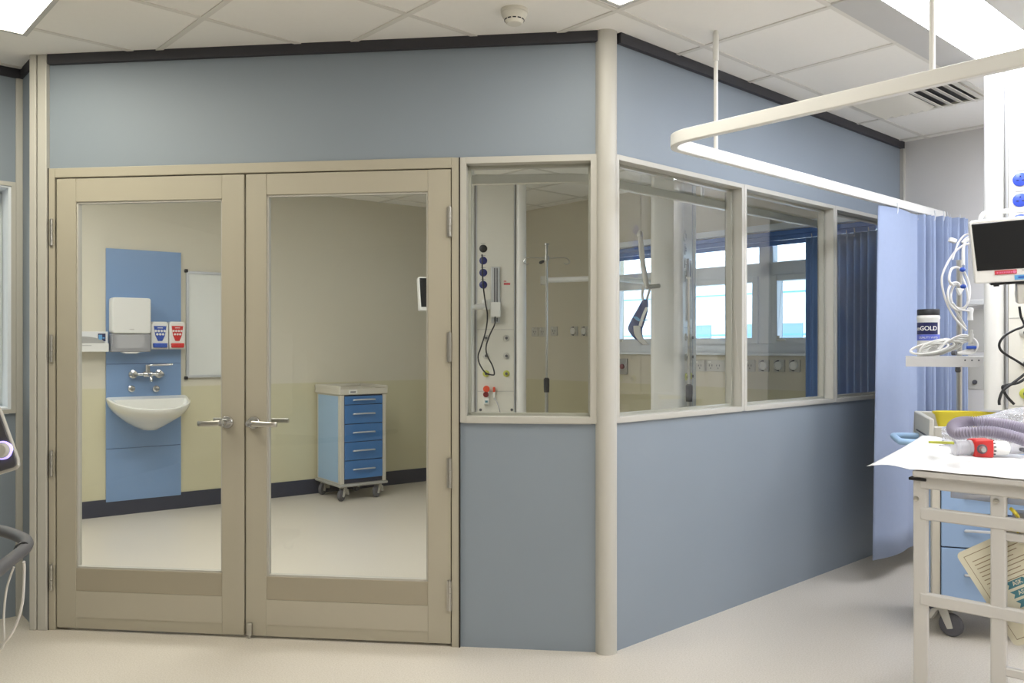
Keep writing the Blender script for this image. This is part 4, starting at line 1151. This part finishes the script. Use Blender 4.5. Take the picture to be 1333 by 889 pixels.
wrap_text('soGOLD', rC * 0.56, -16, hC * 0.585, lb, rC * 0.012)
wrap_text('QUALITY WIPES', rC * 0.25, -2, hC * 0.392, lb2, 0)

# coil of white cables on the shelf
def sh(x, y, z=0): return (x, y, z)
root = empty('cable_coil', SH @ Matrix.Translation((shx(1238, -0.19), -0.19, 0.004))); tag(root, 'tangled coil of white monitor leads lying on the grey shelf', 'cables')
for k in range(7):
    pts = []
    rx = 0.085 + 0.018 * math.sin(k * 2.1); rz = 0.024 + 0.005 * (k % 3); cx = -0.10 + 0.012 * k; cz = 0.036 + 0.004 * (k % 4)
    for i in range(20):
        a = 2 * math.pi * i / 20
        pts.append((cx + rx * math.cos(a), -0.05 + 0.014 * k + 0.02 * math.sin(a + k), max(0.006, cz + rz * math.sin(a + 0.35) + 0.02 * math.cos(a) * (0.3 + 0.1 * k))))
    MB().tube(smooth_path(pts, 3, True), 0.0052, 8, True).build('lead', 'cable', root)
for k in range(5):
    pts = [(-0.06, -0.06 + 0.02 * k, 0.02 + 0.012 * k), (-0.02, -0.05 + 0.02 * k, 0.07 + 0.004 * k), (0.05, -0.04 + 0.015 * k, 0.105 - 0.01 * k), (0.10, -0.05 + 0.012 * k, 0.085), (0.115, -0.06 + 0.01 * k, 0.05), (0.09, -0.06, 0.012 + 0.006 * k), (0.02, -0.07 + 0.01 * k, 0.012)]
    MB().tube(smooth_path(pts, 6), 0.0048, 8).build('lead', 'cable', root)
MB().cyl((0.085, -0.06, 0.06), (0.088, -0.06, 0.11), 0.011, 14).cyl((0.088, -0.06, 0.11), (0.09, -0.06, 0.13), 0.006, 10).build('plug', 'lgrey', root, bevel=0.002)
MB().box(0.065, 0.11, -0.075, -0.05, 0.035, 0.05).build('blue_clip', 'blue', root, bevel=0.004)
MB().cyl((-0.0, -0.09, 0.014), (0.02, -0.1, 0.014), 0.012, 14).build('dark_plug', 'dgrey', root, bevel=0.002)

# hanging monitor leads in loops
Yl = 4.25
root = empty('monitor_leads', Matrix.Translation(P(1246, 330, Yl))); tag(root, 'white monitor leads hanging in loops in front of the steel pole', 'cables')
o0 = P(1246, 330, Yl)
def lead(pxs, r=0.0055, m='cable', name='lead', dy=0.0):
    MB().tube(smooth_path([P(x, y, Yl + dy + 0.01 * math.sin(i * 1.3)) - o0 for i, (x, y) in enumerate(pxs)], 6), r, 8).build(name, m, root)
lead([(1266, 317), (1255, 319), (1243, 328), (1232, 345), (1226, 362), (1228, 380), (1234, 398), (1243, 414), (1252, 424), (1258, 430)])
lead([(1266, 312), (1257, 314), (1254, 324), (1254, 345)], 0.008)
lead([(1266, 304), (1256, 306), (1248, 315), (1244, 325), (1240, 338)], 0.0045)
lead([(1266, 308), (1258, 310), (1252, 316)], 0.0055)
lead([(1252, 352), (1246, 348), (1239, 350), (1236, 358), (1236, 366), (1240, 371)], 0.0065)
lead([(1254, 352), (1258, 360), (1262, 372), (1262, 385), (1259, 396), (1252, 402), (1244, 400)], 0.006)
lead([(1252, 374), (1246, 368), (1238, 370), (1234, 380), (1235, 392), (1241, 401), (1250, 404), (1257, 400), (1260, 390), (1258, 375), (1253, 362), (1251, 354)], 0.006)
lead([(1250, 371), (1243, 371), (1239, 378), (1238, 388), (1242, 400), (1250, 414), (1257, 426)], 0.006, dy=0.02)
lead([(1262, 405), (1256, 404), (1247, 402), (1240, 394)], 0.0045, dy=-0.02)
for (x, y) in ((1253, 351), (1254, 373)):
    c = P(x, y, Yl - 0.02) - o0
    MB().sphere(c, 0.015, 12, (1, 0.8, 0.8)).build('blue_clip', 'blue', root)
c = P(1240, 313, Yl) - o0
MB().box(-0.018, 0.018, -0.012, 0.012, -0.011, 0.011, Matrix.Translation(c) @ Matrix.Rotation(0.35, 4, 'Y')).build('connector', 'white', root, bevel=0.004)
c = P(1249, 379, Yl - 0.02) - o0
MB().prism([(-0.018, 0.015), (0.0, -0.022), (0.02, 0.012)][::1], -0.01, 0.01, Matrix.Translation(c)).build('white_tab', 'white', root, bevel=0.002)
c = P(1263, 404, Yl) - o0
MB().lathe([(0.0, 0.016), (0.014, 0.012), (0.016, 0.0), (0.012, -0.02), (0.014, -0.05)], c, (0, 0, 1), 16).build('plug', 'white', root)

# grey wall box and white rail on the outside wall
u0_, z1_ = W.px(1262, 397, -0.06); u1_, z0_ = W.px(1292, 545, -0.06)
root = empty('metal_cabinet', W.at(u0_ - 0.04, -0.001, 0.75)); tag(root, 'narrow pale grey wall box right of the curtain', 'wall box')
wd = 0.28; hb_ = z1_ - 0.75
MB().box(0, wd, -0.05, 0, 0, hb_).build('housing', 'wall_w', root, bevel=0.004, smooth=False)
MB().box(0.03, wd - 0.03, -0.054, -0.05, 0.30, hb_ - 0.32).build('door', 'lgrey', root, bevel=0.002, smooth=False)
MB().box(0.03, wd - 0.03, -0.053, -0.05, hb_ - 0.29, hb_ - 0.03).build('upper_flap', 'lgrey', root, bevel=0.002, smooth=False)
MB().lathe([(0.014, 0), (0.014, 0.006), (0, 0.008)], (0.07, -0.054, hb_ * 0.42), (0, -1, 0), 14).build('lock', 'dgrey', root)
ra, rz_ = W.px(1242, 394.5, -0.09); rb = W.ux(1293, -0.09)
root = empty('accessory_rail', W.at(ra, -0.001, rz_)); tag(root, 'short white rail on the wall above the grey wall box', 'rail')
MB().box(0, rb - ra, -0.10, -0.07, -0.016, 0.016).build('rail', 'white', root, bevel=0.004, smooth=False)
for x in (0.04, rb - ra - 0.06): MB().box(x, x + 0.03, -0.075, 0, -0.014, 0.014).build('bracket', 'white', root)

# ------------------------------------------------------------------ patient monitor on the front service column
Ym = 3.3
mc = P(1325.5, 324, Ym)
mwm = Matrix.Translation(mc) @ Matrix.Rotation(math.radians(-27), 4, 'Z') @ Matrix.Rotation(math.radians(-2), 4, 'Y') @ Matrix.Rotation(math.radians(6), 4, 'X')
root = monitor(mwm, 'white framed patient monitor with black screen at the right edge', 0.168, 0.126, 0.014, 0.050, True, 0.12)
hd_ = [(-0.125, 0.02, 0.126), (-0.118, 0.02, 0.146), (-0.09, 0.02, 0.152), (0.09, 0.02, 0.152), (0.118, 0.02, 0.146), (0.125, 0.02, 0.126)]
MB().tube(smooth_path(hd_, 4), 0.009, 10).build('carry_handle', 'white', root)
yb = -0.12 * 0.3
MB().box(-0.085, -0.01, yb - 0.003, yb + 0.001, -0.095, -0.079).build('red_label', 'redlab', root)
flat_text('patient monitor', 0.0085, lambda v: (-0.05 + v.x * 0.9, yb - 0.0036, -0.087 + v.y), 'card', 'label_print', root) if False else None
lt = MB()
for k in range(9): lt.box(-0.078 + k * 0.006, -0.0745 + k * 0.006, yb - 0.0042, yb - 0.0028, -0.090, -0.084)
lt.lathe([(0.006, 0), (0.006, 0.0012), (0, 0.0012)], (-0.018, yb - 0.003, -0.087), (0, -1, 0), 14)
lt.build('label_print', 'pink', root)
bt = MB()
for k in range(8): bt.box(0.008 + k * 0.005, 0.011 + k * 0.005, yb - 0.002, yb + 0.001, -0.084, -0.081)
bt.build('bezel_print', 'grey', root)
MB().box(-0.018, 0.036, yb - 0.003, yb + 0.001, -0.119, -0.101).build('blue_sticker', 'sky', root)
MB().box(-0.006, 0.026, yb - 0.004, yb - 0.0025, -0.113, -0.107).build('sticker_print', 'blue', root)
MB().lathe([(0.0145, 0), (0.0145, 0.003), (0, 0.003)], (0.060, yb, -0.111), (0, -1, 0), 24).build('pink_sticker', 'pink', root)
MB().box(-0.10, 0.10, yb + 0.006, 0.07, -0.136, -0.126).box(-0.09, -0.07, yb + 0.01, yb + 0.03, -0.142, -0.136).build('base_plate', 'black', root, bevel=0.002)
MB().box(-0.01, 0.10, yb + 0.012, 0.07, -0.215, -0.136).build('mount_block', 'lgrey', root, bevel=0.004)
MB().lathe([(0.016, 0), (0.016, 0.01), (0, 0.011)], (0.04, yb + 0.012, -0.17), (0, -1, 0), 18).build('mount_knob', 'dgrey', root)
# arm from the mount back to the column
ip = pf.inverted()
arm = MB().tube([ip @ (mc + Vector((0.07, 0.10, -0.17))), ip @ (mc + Vector((0.20, 0.16, -0.16))), Vector((0.03, -0.15, 1.22))], 0.028, 14).build('monitor_arm', 'white', pen_f)
MB().box(-0.02, 0.08, -0.16, -0.115, 1.16, 1.28).build('slide_block', 'white', arm, bevel=0.006)
# black cables from the monitor
Yk = 3.62
for i, (pxs, lab) in enumerate([
    ([(1327, 399), (1329, 412), (1333, 424), (1320, 430), (1308, 437), (1301, 447), (1303, 456), (1312, 463), (1324, 470), (1336, 478)], 'black monitor cable bowing left in front of the service column'),
    ([(1340, 482), (1330, 490), (1318, 499), (1306, 508), (1301, 520), (1301, 527)], 'black cable running down left behind the plastic bag'),
    ([(1338, 490), (1326, 498), (1312, 501), (1305, 504), (1310, 515), (1320, 526)], 'black cable crossing down right behind the plastic bag')]):
    o = MB().tube(smooth_path([P(x, y, Yk + 0.012 * i) for x, y in pxs], 6), 0.0052 if i == 0 else 0.006, 8).build('monitor_cable', 'black')
    tag(o, lab, 'cable', 'black cables at the right edge')

# ------------------------------------------------------------------ white trolley frame, front right
T = Frame((1.415, 2.905), (1.415 + 0.745, 2.905 - 0.667))
root = empty('treatment_trolley', T.mw); tag(root, 'white tubular trolley frame at the lower right corner', 'trolley')
zT = lambda x, y: T.px(x, y)[1]
tw = 0.046
legs = [(0.0, 0.0), (0.262, 0.0), (0.80, 0.0), (0.80, 0.50)]
u2 = T.ux(1299)
legs[1] = (u2, 0.0)
for i, (u_, v_) in enumerate(legs):
    l = MB().box(u_ - tw / 2, u_ + tw / 2, v_, v_ + 0.03, 0.02, 0.865).build('leg', 'trolley', root, bevel=0.006)
    MB().box(u_ - tw / 2 + 0.002, u_ + tw / 2 - 0.002, v_ + 0.002, v_ + 0.028, 0, 0.03).build('foot', 'rubber', l)
bars = []
zb = zT(1240, 631) ; bars.append(('top_bar', -0.0, 0.80, zb - 0.024, zb + 0.024))
zb = zT(1240, 677 - 3.5); bars.append(('cross_bar', 0.0, 0.80, zb - 0.021, zb + 0.021))
zb = zT(1240, 787); bars.append(('cross_bar', 0.0, 0.80, zb - 0.021, zb + 0.021))
for nme, a, c, z0, z1 in bars: MB().box(a, c, -0.003, 0.027, z0, z1).build(nme, 'trolley', root, bevel=0.005)
z0 = zT(1320, 706); MB().box(u2, 0.8, 0.004, 0.024, z0 - 0.001, z0 + 0.028).build('cross_bar', 'trolley', root, bevel=0.005)
z0 = zT(1320, 884); MB().box(u2, 0.8, 0.004, 0.03, z0, z0 + 0.03).build('cross_bar', 'trolley', root, bevel=0.005)
MB().box(0.8 - 0.015, 0.8 + 0.015, 0.0, 0.50, 0.70, 0.74).box(0.8 - 0.015, 0.8 + 0.015, 0.0, 0.50, 0.16, 0.2).build('side_bar', 'trolley', root, bevel=0.005)
MB().box(-0.02, 0.84, -0.02, 0.60, 0.866, 0.888).build('table_top', 'trolley', root, bevel=0.005)
MB().box(-0.035, 0.022, -0.008, 0.03, 0.852, 0.862).build('black_clip', 'black', root, bevel=0.002)
for x, y in ((1193, 649), (1297, 652)):
    u_, z_ = T.px(x, y)
    MB().lathe([(0.009, 0), (0.009, 0.003), (0.004, 0.004), (0, 0.002)], (u_, -0.003, z_), (0, -1, 0), 14).build('bolt', 'steel', root)
MB().lathe([(0.012, 0.0), (0.012, 0.03), (0.008, 0.034)], (0.06, 0.06, 0.836), (0, -1, 0), 14).build('under_knob', 'grey', root)
MB().box(0.09, 0.7, 0.03, 0.045, 0.80, 0.864).build('drawer_rim', 'clear', root)

# paper sheet draped on the trolley
root = None
vs = []; fs = []
NU, NV = 40, 16
def sheet_z(u_, v_):
    f_ = max(0.0, (v_ + 0.022) / 0.66)
    k = max(0.0, 1 - (u_ + 0.172) / 0.42)
    z = topz + 0.052 * (k ** 1.5) * (f_ ** 1.3)
    if u_ < -0.02: z += 0.010 * math.sin(min(1, (-0.02 - u_) / 0.15) * math.pi) - 0.004 * k * (1 - f_)
    return z + 0.0008 * (math.sin(u_ * 40 + v_ * 12) + 1)
topz = 0.8900
for j in range(NV + 1):
    for i in range(NU + 1):
        u_ = -0.172 + 0.96 * i / NU; v_ = -0.022 + 0.66 * j / NV
        z = sheet_z(u_, v_)
        vs.append((u_, v_, z + 0.001))
for j in range(NV):
    for i in range(NU):
        a = j * (NU + 1) + i; fs.append((a, a + 1, a + NU + 2, a + NU + 1))
o = MB().add(vs, fs).build('paper_sheet', 'paper', mw=T.mw)
s = o.modifiers.new('solid', 'SOLIDIFY'); s.thickness = 0.0012; s.offset = 1
tag(o, 'white paper sheet spread over the trolley, its pointed corner overhanging left', 'paper sheet')

# things lying on the sheet, placed in the trolley frame
TZ = 0.8945
def tpl(x, y, z):
    """trolley coordinates of the point at height z seen at the pixel"""
    d = Vector(((x - CX) / F, 1, -(y - CY) / F)); t = (z - EYE) / d.z
    q_ = T.mw.inverted() @ (d * t + Vector((0, 0, EYE)))
    return q_
zt_ = TZ + 0.012
a = tpl(1213, 577, zt_); c = tpl(1246, 578, zt_)
zt_ = max(sheet_z(a.x, a.y), sheet_z(c.x, c.y)) + 0.0035
a = tpl(1213, 577, zt_); c = tpl(1246, 578, zt_)
o = MB(); n_ = 10
pl = []
for k in range(9): pl.append((0.012 * math.cos(math.pi * (0.5 + k / 8)), 0.012 * math.sin(math.pi * (0.5 + k / 8))))
L = (c - a).length - 0.012
pl += [(L, -0.012), (L, 0.012)]
o = MB().prismz(pl, 0, 0.008).build('airway_tag', 'lime')
dd = c - a
o.matrix_world = T.mw @ Matrix.Translation((a.x, a.y, zt_)) @ Matrix.Rotation(math.atan2(dd.y, dd.x), 4, 'Z')
tag(o, 'yellow-green plastic strip lying on the white paper sheet', 'plastic strip')
a = tpl(1222, 589, TZ)
root = MB().tube(smooth_path([(0.035 * math.cos(t) * (1.25), 0.022 * math.sin(t), 0.0025) for t in [math.radians(k * 30) for k in range(12)]], 3, True), 0.0022, 6, True).build('tube_ring', 'clear')
root.matrix_world = T.mw @ Matrix.Translation((a.x + 0.03, a.y, sheet_z(a.x + 0.03, a.y) + 0.006)); tag(root, 'thin clear tube loop lying on the white paper sheet', 'tube')

# red valve unit with clear chamber
a = tpl(1281, 597, TZ)
vdir = math.radians(42)
mwv = Matrix.Translation((T.mw @ a).xy.to_3d() + Vector((0, 0, TZ + 0.001))) @ Matrix.Rotation(math.radians(-4), 4, 'Z')
root = empty('breathing_valve', mwv); tag(root, 'red breathing valve with clear chamber lying on the white paper sheet', 'breathing valve')
k = 2.72 / F
MB().box(-14 * k, 14 * k, -0.005, 0.065, 0.002, 0.071).build('valve_block', 'red', root, bevel=0.007, segs=3)
vb = MB().lathe([(0.012, 0), (0.012, 0.012), (0.009, 0.016), (0.009, 0.03), (0.0, 0.03)], (-4 * k, -0.005, 0.036), (-0.25, -1, 0), 18).build('port', 'steel', root)
MB().lathe([(0.018, 0), (0.018, 0.006), (0.012, 0.010)], (-4 * k, -0.004, 0.036), (-0.25, -1, 0), 18).build('port_ring', 'dgrey', root)
MB().lathe([(0.030, 0), (0.030, 0.01), (0.026, 0.014), (0.026, 0.045), (0.030, 0.05), (0.030, 0.062), (0.02, 0.066)], (-14 * k, 0.03, 0.036), (-1, 0, 0), 26).build('clear_chamber', 'clear', root)
sp_ = MB().lathe([(0.032, 0), (0.032, 0.008), (0.027, 0.01), (0.027, 0.058), (0.024, 0.064), (0.015, 0.066)], (14 * k, 0.03, 0.036), (1, 0, 0), 26).build('white_chamber', 'white', root)
rb_ = MB()
for i in range(14):
    a_ = 2 * math.pi * i / 14
    rb_.box(14 * k + 0.0005, 14 * k + 0.0085, -0.002, 0.002, -0.001, 0.0025, Matrix.Translation((0, 0.03, 0.036)) @ Matrix.Rotation(a_, 4, 'X') @ Matrix.Translation((0, 0, 0.032)))
rb_.build('grip_ribs', 'black', sp_)
MB().cyl((14 * k + 0.066, 0.03, 0.034), (14 * k + 0.12, 0.03, 0.034), 0.020, 20).build('elbow', 'clear', root)
MB().lathe([(0.008, 0), (0.008, 0.02), (0, 0.022)], (14 * k + 0.105, 0.01, 0.034), (0, -1, 0), 14).build('elbow_port', 'dgrey', root)

# corrugated breathing hose, doubled over
hy = 2.95
def hp_(x, y, Y): return P(x, y, Y)
ctrl = [hp_(1352, 582, 2.86), hp_(1333, 573, 2.86), hp_(1310, 566, 2.87), hp_(1285, 562, 2.88), hp_(1262, 563, 2.90), hp_(1246, 564, 2.94), hp_(1240, 558, 3.00), hp_(1246, 551, 3.06), hp_(1262, 549, 3.08), hp_(1285, 550, 3.05), hp_(1310, 553, 3.0), hp_(1335, 559, 2.95), hp_(1356, 565, 2.9)]
for v in ctrl: v.z = max(v.z, TZ + 0.022)
pp = smooth_path(ctrl, 60)
# resample evenly so the rings are regular
seg = [0]
for i in range(1, len(pp)): seg.append(seg[-1] + (pp[i] - pp[i - 1]).length)
tot = seg[-1]; step = 0.0016; out = []; j = 0
for i in range(int(tot / step)):
    s_ = i * step
    while seg[j + 1] < s_: j += 1
    t = (s_ - seg[j]) / max(1e-9, seg[j + 1] - seg[j]); out.append(pp[j].lerp(pp[j + 1], t))
o = MB().tube(out, lambda i: 0.0185 + 0.0032 * math.sin(i * 2 * math.pi / 5), 14).build('breathing_hose', 'hose', smooth=True)
tag(o, 'ribbed violet-grey breathing hose doubled over above the red valve', 'hose')

# clear plastic bag around the hose
random.seed(11)
c0 = P(1318, 545, 3.27); root_p = Matrix.Translation((c0.x, c0.y, TZ + 0.005))
b = MB(); vs = []; fs = []
NR, NS = 22, 14
for j in range(NS + 1):
    t = j / NS
    for i in range(NR):
        a = 2 * math.pi * i / NR
        rr = math.sin(math.pi * (0.06 + 0.88 * (t ** 0.8))) ** 0.55
        wob = 1 + 0.12 * math.sin(a * 3 + t * 7) + 0.09 * math.sin(a * 5 - t * 11) + random.uniform(-0.10, 0.10)
        x = -0.245 + 0.62 * t
        vs.append((x, 0.105 * rr * math.cos(a) * wob, max(0.0, (0.066 + 0.040 * t) + (0.066 + 0.052 * t) * rr * math.sin(a) * wob)))
for j in range(NS):
    for i in range(NR): fs.append((j * NR + i, j * NR + (i + 1) % NR, (j + 1) * NR + (i + 1) % NR, (j + 1) * NR + i))
o = MB().add(vs, fs).build('plastic_bag', 'film'); o.matrix_world = root_p @ Matrix.Rotation(math.radians(-25), 4, 'Z')
o.modifiers.new('sub', 'SUBSURF').levels = 1; o.modifiers['sub'].render_levels = 1
tag(o, 'crumpled clear plastic bag around the breathing hose on the trolley', 'plastic bag')

# laminated form tucked in the frame
fc = T.px(1326, 763, 0.045)
root = empty('information_card', T.at(fc[0], 0.045, fc[1]) @ Matrix.Rotation(math.radians(-33), 4, 'Y'))
tag(root, 'cream printed card tucked slanting behind the trolley bars', 'card')
# local x to the right along lines of text (slanting up), z up the sheet
hw_, hh_ = 0.118, 0.165
tfm = Matrix.Identity(4)
MB().prism(rrect(-hw_, hw_, -hh_, hh_, 0.018), -0.001, 0.0015).build('card_sheet', 'card', root)
ln = MB()
ln.box(-hw_ + 0.018, hw_ - 0.018, -0.0016, -0.0008, hh_ - 0.021, hh_ - 0.019).box(-hw_ + 0.018, -hw_ + 0.0195, -0.0016, -0.0008, -hh_ + 0.02, hh_ - 0.02).box(hw_ - 0.0195, hw_ - 0.018, -0.0016, -0.0008, -hh_ + 0.02, hh_ - 0.02).box(-hw_ + 0.018, hw_ - 0.018, -0.0016, -0.0008, -hh_ + 0.019, -hh_ + 0.021)
for k in range(8):
    z = hh_ - 0.045 - k * 0.0135
    ln.box(-hw_ + 0.035, hw_ - 0.035 - 0.02 * (k % 3), -0.0016, -0.0008, z, z + 0.0026)
ln.build('printed_lines', 'ink', root)
for k in range(3):
    z = 0.012 - k * 0.031; x = 0.0
    ar = MB().prism([(x - 0.034, z - 0.011), (x + 0.026, z - 0.011), (x + 0.036, z), (x + 0.026, z + 0.011), (x - 0.034, z + 0.011), (x - 0.024, z)], -0.0022, -0.0008).build('arrow_print', 'teal', root)
    flat_text('ASK', 0.019, lambda v, x=x, z=z: (x + 0.004 + v.x, -0.0026, z + v.y), 'card', 'lettering', ar, 0.0003)
MB().box(-0.05, hw_ - 0.03, -0.0018, -0.0008, -0.118, -0.092).build('red_print', 'redlab', root)

# yellow plastic tie
Yt = 2.75
root = MB().tube(smooth_path([P(1316, 662, Yt), P(1322, 668, Yt - 0.02), P(1326, 676, Yt), P(1325, 690, Yt), P(1326, 704, Yt)], 5), 0.006, 8).build('plastic_tie', 'yellow')
b = MB()
tag(root, 'yellow plastic tie hanging from the trolley cross bar', 'tie')
root = empty('clear_cup', Matrix.Translation(P(1334, 690, 2.78))); tag(root, 'clear cup held behind the trolley bars at the right edge', 'cup')
MB().lathe([(0.03, 0), (0.036, 0.06), (0.037, 0.06), (0.031, 0.001)], (0, 0, 0), (0, 0, 1), 22).build('cup_wall', 'clear', root)

# ------------------------------------------------------------------ machine at the left edge
Yv = 2.35
def L_(x, y, Y=Yv): return P(x, y, Y)
root = empty('ventilator', Matrix.Translation((L_(-60, 700).x, Yv + 0.05, 0))); tag(root, 'grey medical machine at the left edge with knob panel and push handle', 'medical machine')
O = Vector((L_(-60, 700).x, Yv + 0.05, 0))
# control panel, leaning
cor = [(-90, 468), (-4, 526), (0, 538), (21, 597), (22, 606), (18, 610), (-90, 640)]
def slab(pxs, Y, t, name, m, par, grow=0, slant=0.0):
    f_ = [P(x, y, Y) - O for x, y in pxs]; n = len(f_)
    vs = f_ + [v + Vector((0, t, 0)) for v in f_]
    fs = [tuple(range(n)), tuple(range(2 * n - 1, n - 1, -1))] + [((i + 1) % n, i, i + n, (i + 1) % n + n) for i in range(n)]
    return MB().add(vs, fs).build(name, m, par, bevel=0.003)
slab([(-95, 466), (-6, 524), (1, 536), (23.0, 597), (24, 607), (19, 612), (-90, 645)], Yv + 0.004, 0.012, 'panel_edge', 'lgrey', root)
pn = slab([(-93, 474), (-6, 530), (0, 541), (20.5, 598), (21, 605), (17, 608.5), (-90, 640)], Yv - 0.001, 0.006, 'control_panel', 'dgrey', root)
kc = L_(4.5, 586) - O
MB().lathe([(0.026, 0), (0.026, 0.006), (0.022, 0.007)], kc + Vector((0, -0.001, 0)), (0.15, -1, 0.1), 28).build('light_ring', 'ring', root)
MB().lathe([(0.0215, 0), (0.0215, 0.016), (0.017, 0.022), (0, 0.023)], kc + Vector((0, -0.004, 0)), (0.15, -1, 0.1), 28).build('knob', 'lgrey', root)
# push handle: horizontal loop
hz = 0.74
def hq(x, y):
    d = Vector(((x - CX) / F, 1, -(y - CY) / F)); t = (hz - EYE) / d.z
    return d * t + Vector((0, 0, EYE)) - O
hpts = [hq(-60, 686), hq(-20, 688), hq(6, 692), hq(28, 700), hq(35, 707), hq(30, 716), hq(10, 732), hq(-20, 757), hq(-60, 790)]
MB().tube(smooth_path(hpts, 6), 0.0175, 14).build('push_handle', 'dgrey', root)
# loop for cable tie and cables
c = hq(28, 716)
MB().tube([(c.x + 0.021 * math.cos(a) * 0.4, c.y + 0.021 * math.cos(a), c.z + 0.021 * math.sin(a)) for a in [2 * math.pi * k / 16 for k in range(16)]], 0.003, 8, True).build('cable_tie', 'black', root)
MB().tube(smooth_path([hq(31, 722) + Vector((0, 0, -0.02)), L_(31.5, 745) - O, L_(29, 785) - O, L_(20, 815) - O, L_(6, 836) - O, L_(-14, 850) - O], 6), 0.004, 8).build('hanging_cable', 'cable', root)
MB().tube(smooth_path([L_(18, 738) - O, L_(9, 765) - O, L_(5, 800) - O, L_(5, 835) - O, L_(0, 846) - O, L_(-14, 850) - O], 6), 0.003, 8).build('hanging_cable', 'cable', root)
# body outside the picture: base, column and housing
bx_ = -0.20
MB().box(bx_ - 0.22, bx_ + 0.0, -0.1, 0.28, 0.88, 1.40).build('housing', 'lgrey', root, bevel=0.02)
MB().box(bx_ - 0.16, bx_ - 0.06, 0.02, 0.16, 0.12, 0.88).build('column', 'lgrey', root, bevel=0.01)
MB().box(bx_ - 0.24, bx_ + 0.02, -0.16, 0.30, 0.08, 0.13).build('base', 'dgrey', root, bevel=0.015)
for x, y in ((bx_ - 0.2, -0.12), (bx_ - 0.02, -0.12), (bx_ - 0.2, 0.26), (bx_ - 0.02, 0.26)): caster(root, x, y, 0.035, 0.08)
MB().box(bx_ - 0.12, -0.0, 0.0, 0.03, hz - 0.02, hz + 0.02).build('handle_bracket', 'dgrey', root)

# ------------------------------------------------------------------ outdoors beyond the window
oc = W.pt((wu0 + wu1) / 2, 14, -4)
root = empty('far_building', Matrix.Translation(oc) @ Matrix.Rotation(W.ang, 4, 'Z')); tag(root, 'pale building across the yard beyond the outside window', 'building')
MB().box(-14, 14, 0, 5, 0, 7.4).build('wall', 'ext', root, smooth=False)
MB().box(-14.3, 14.3, -0.4, 5.4, 7.4, 7.7).build('roof', 'winframe', root, smooth=False)
sd = MB()
for k in range(4): sd.box(-14, 14, -0.04, 0.0, 3.4 + k * 1.1, 3.43 + k * 1.1)
sd.build('siding', 'sky', root, smooth=False)
for k in range(9):
    MB().box(-12 + k * 2.8, -10.2 + k * 2.8, -0.03, 0.02, 4.6, 5.9).build('window', 'extw', root, smooth=False)
    MB().box(-12 + k * 2.8, -10.2 + k * 2.8, -0.05, 0.02, 5.9, 6.05).build('window_lintel', 'winframe', root, smooth=False)
gr = MB().box(-30, 30, 0.5, 40, -4.1, -4).build('ground', 'ext', smooth=False, mw=Matrix.Translation(W.pt((wu0 + wu1) / 2, 0, 0)) @ Matrix.Rotation(W.ang, 4, 'Z'))
tag(gr, 'pale paved yard outside the window', 'ground', kind='structure')

wd = bpy.data.worlds.new('sky'); SC.world = wd; wd.use_nodes = True
bg = wd.node_tree.nodes['Background']
bg.inputs['Color'].default_value = (0.72, 0.86, 1.0, 1); bg.inputs['Strength'].default_value = 4.0

# ------------------------------------------------------------------ view
SC.view_settings.view_transform = 'Standard'
SC.view_settings.look = 'None'
SC.view_settings.exposure = 0.12
SC.view_settings.gamma = 1.0
SC.view_settings.use_curve_mapping = False
SC.cycles.transparent_max_bounces = 32
SC.cycles.max_bounces = 8
SC.cycles.diffuse_bounces = 5
SC.cycles.sample_clamp_indirect = 6
SC.cycles.caustics_reflective = False
SC.cycles.caustics_refractive = False
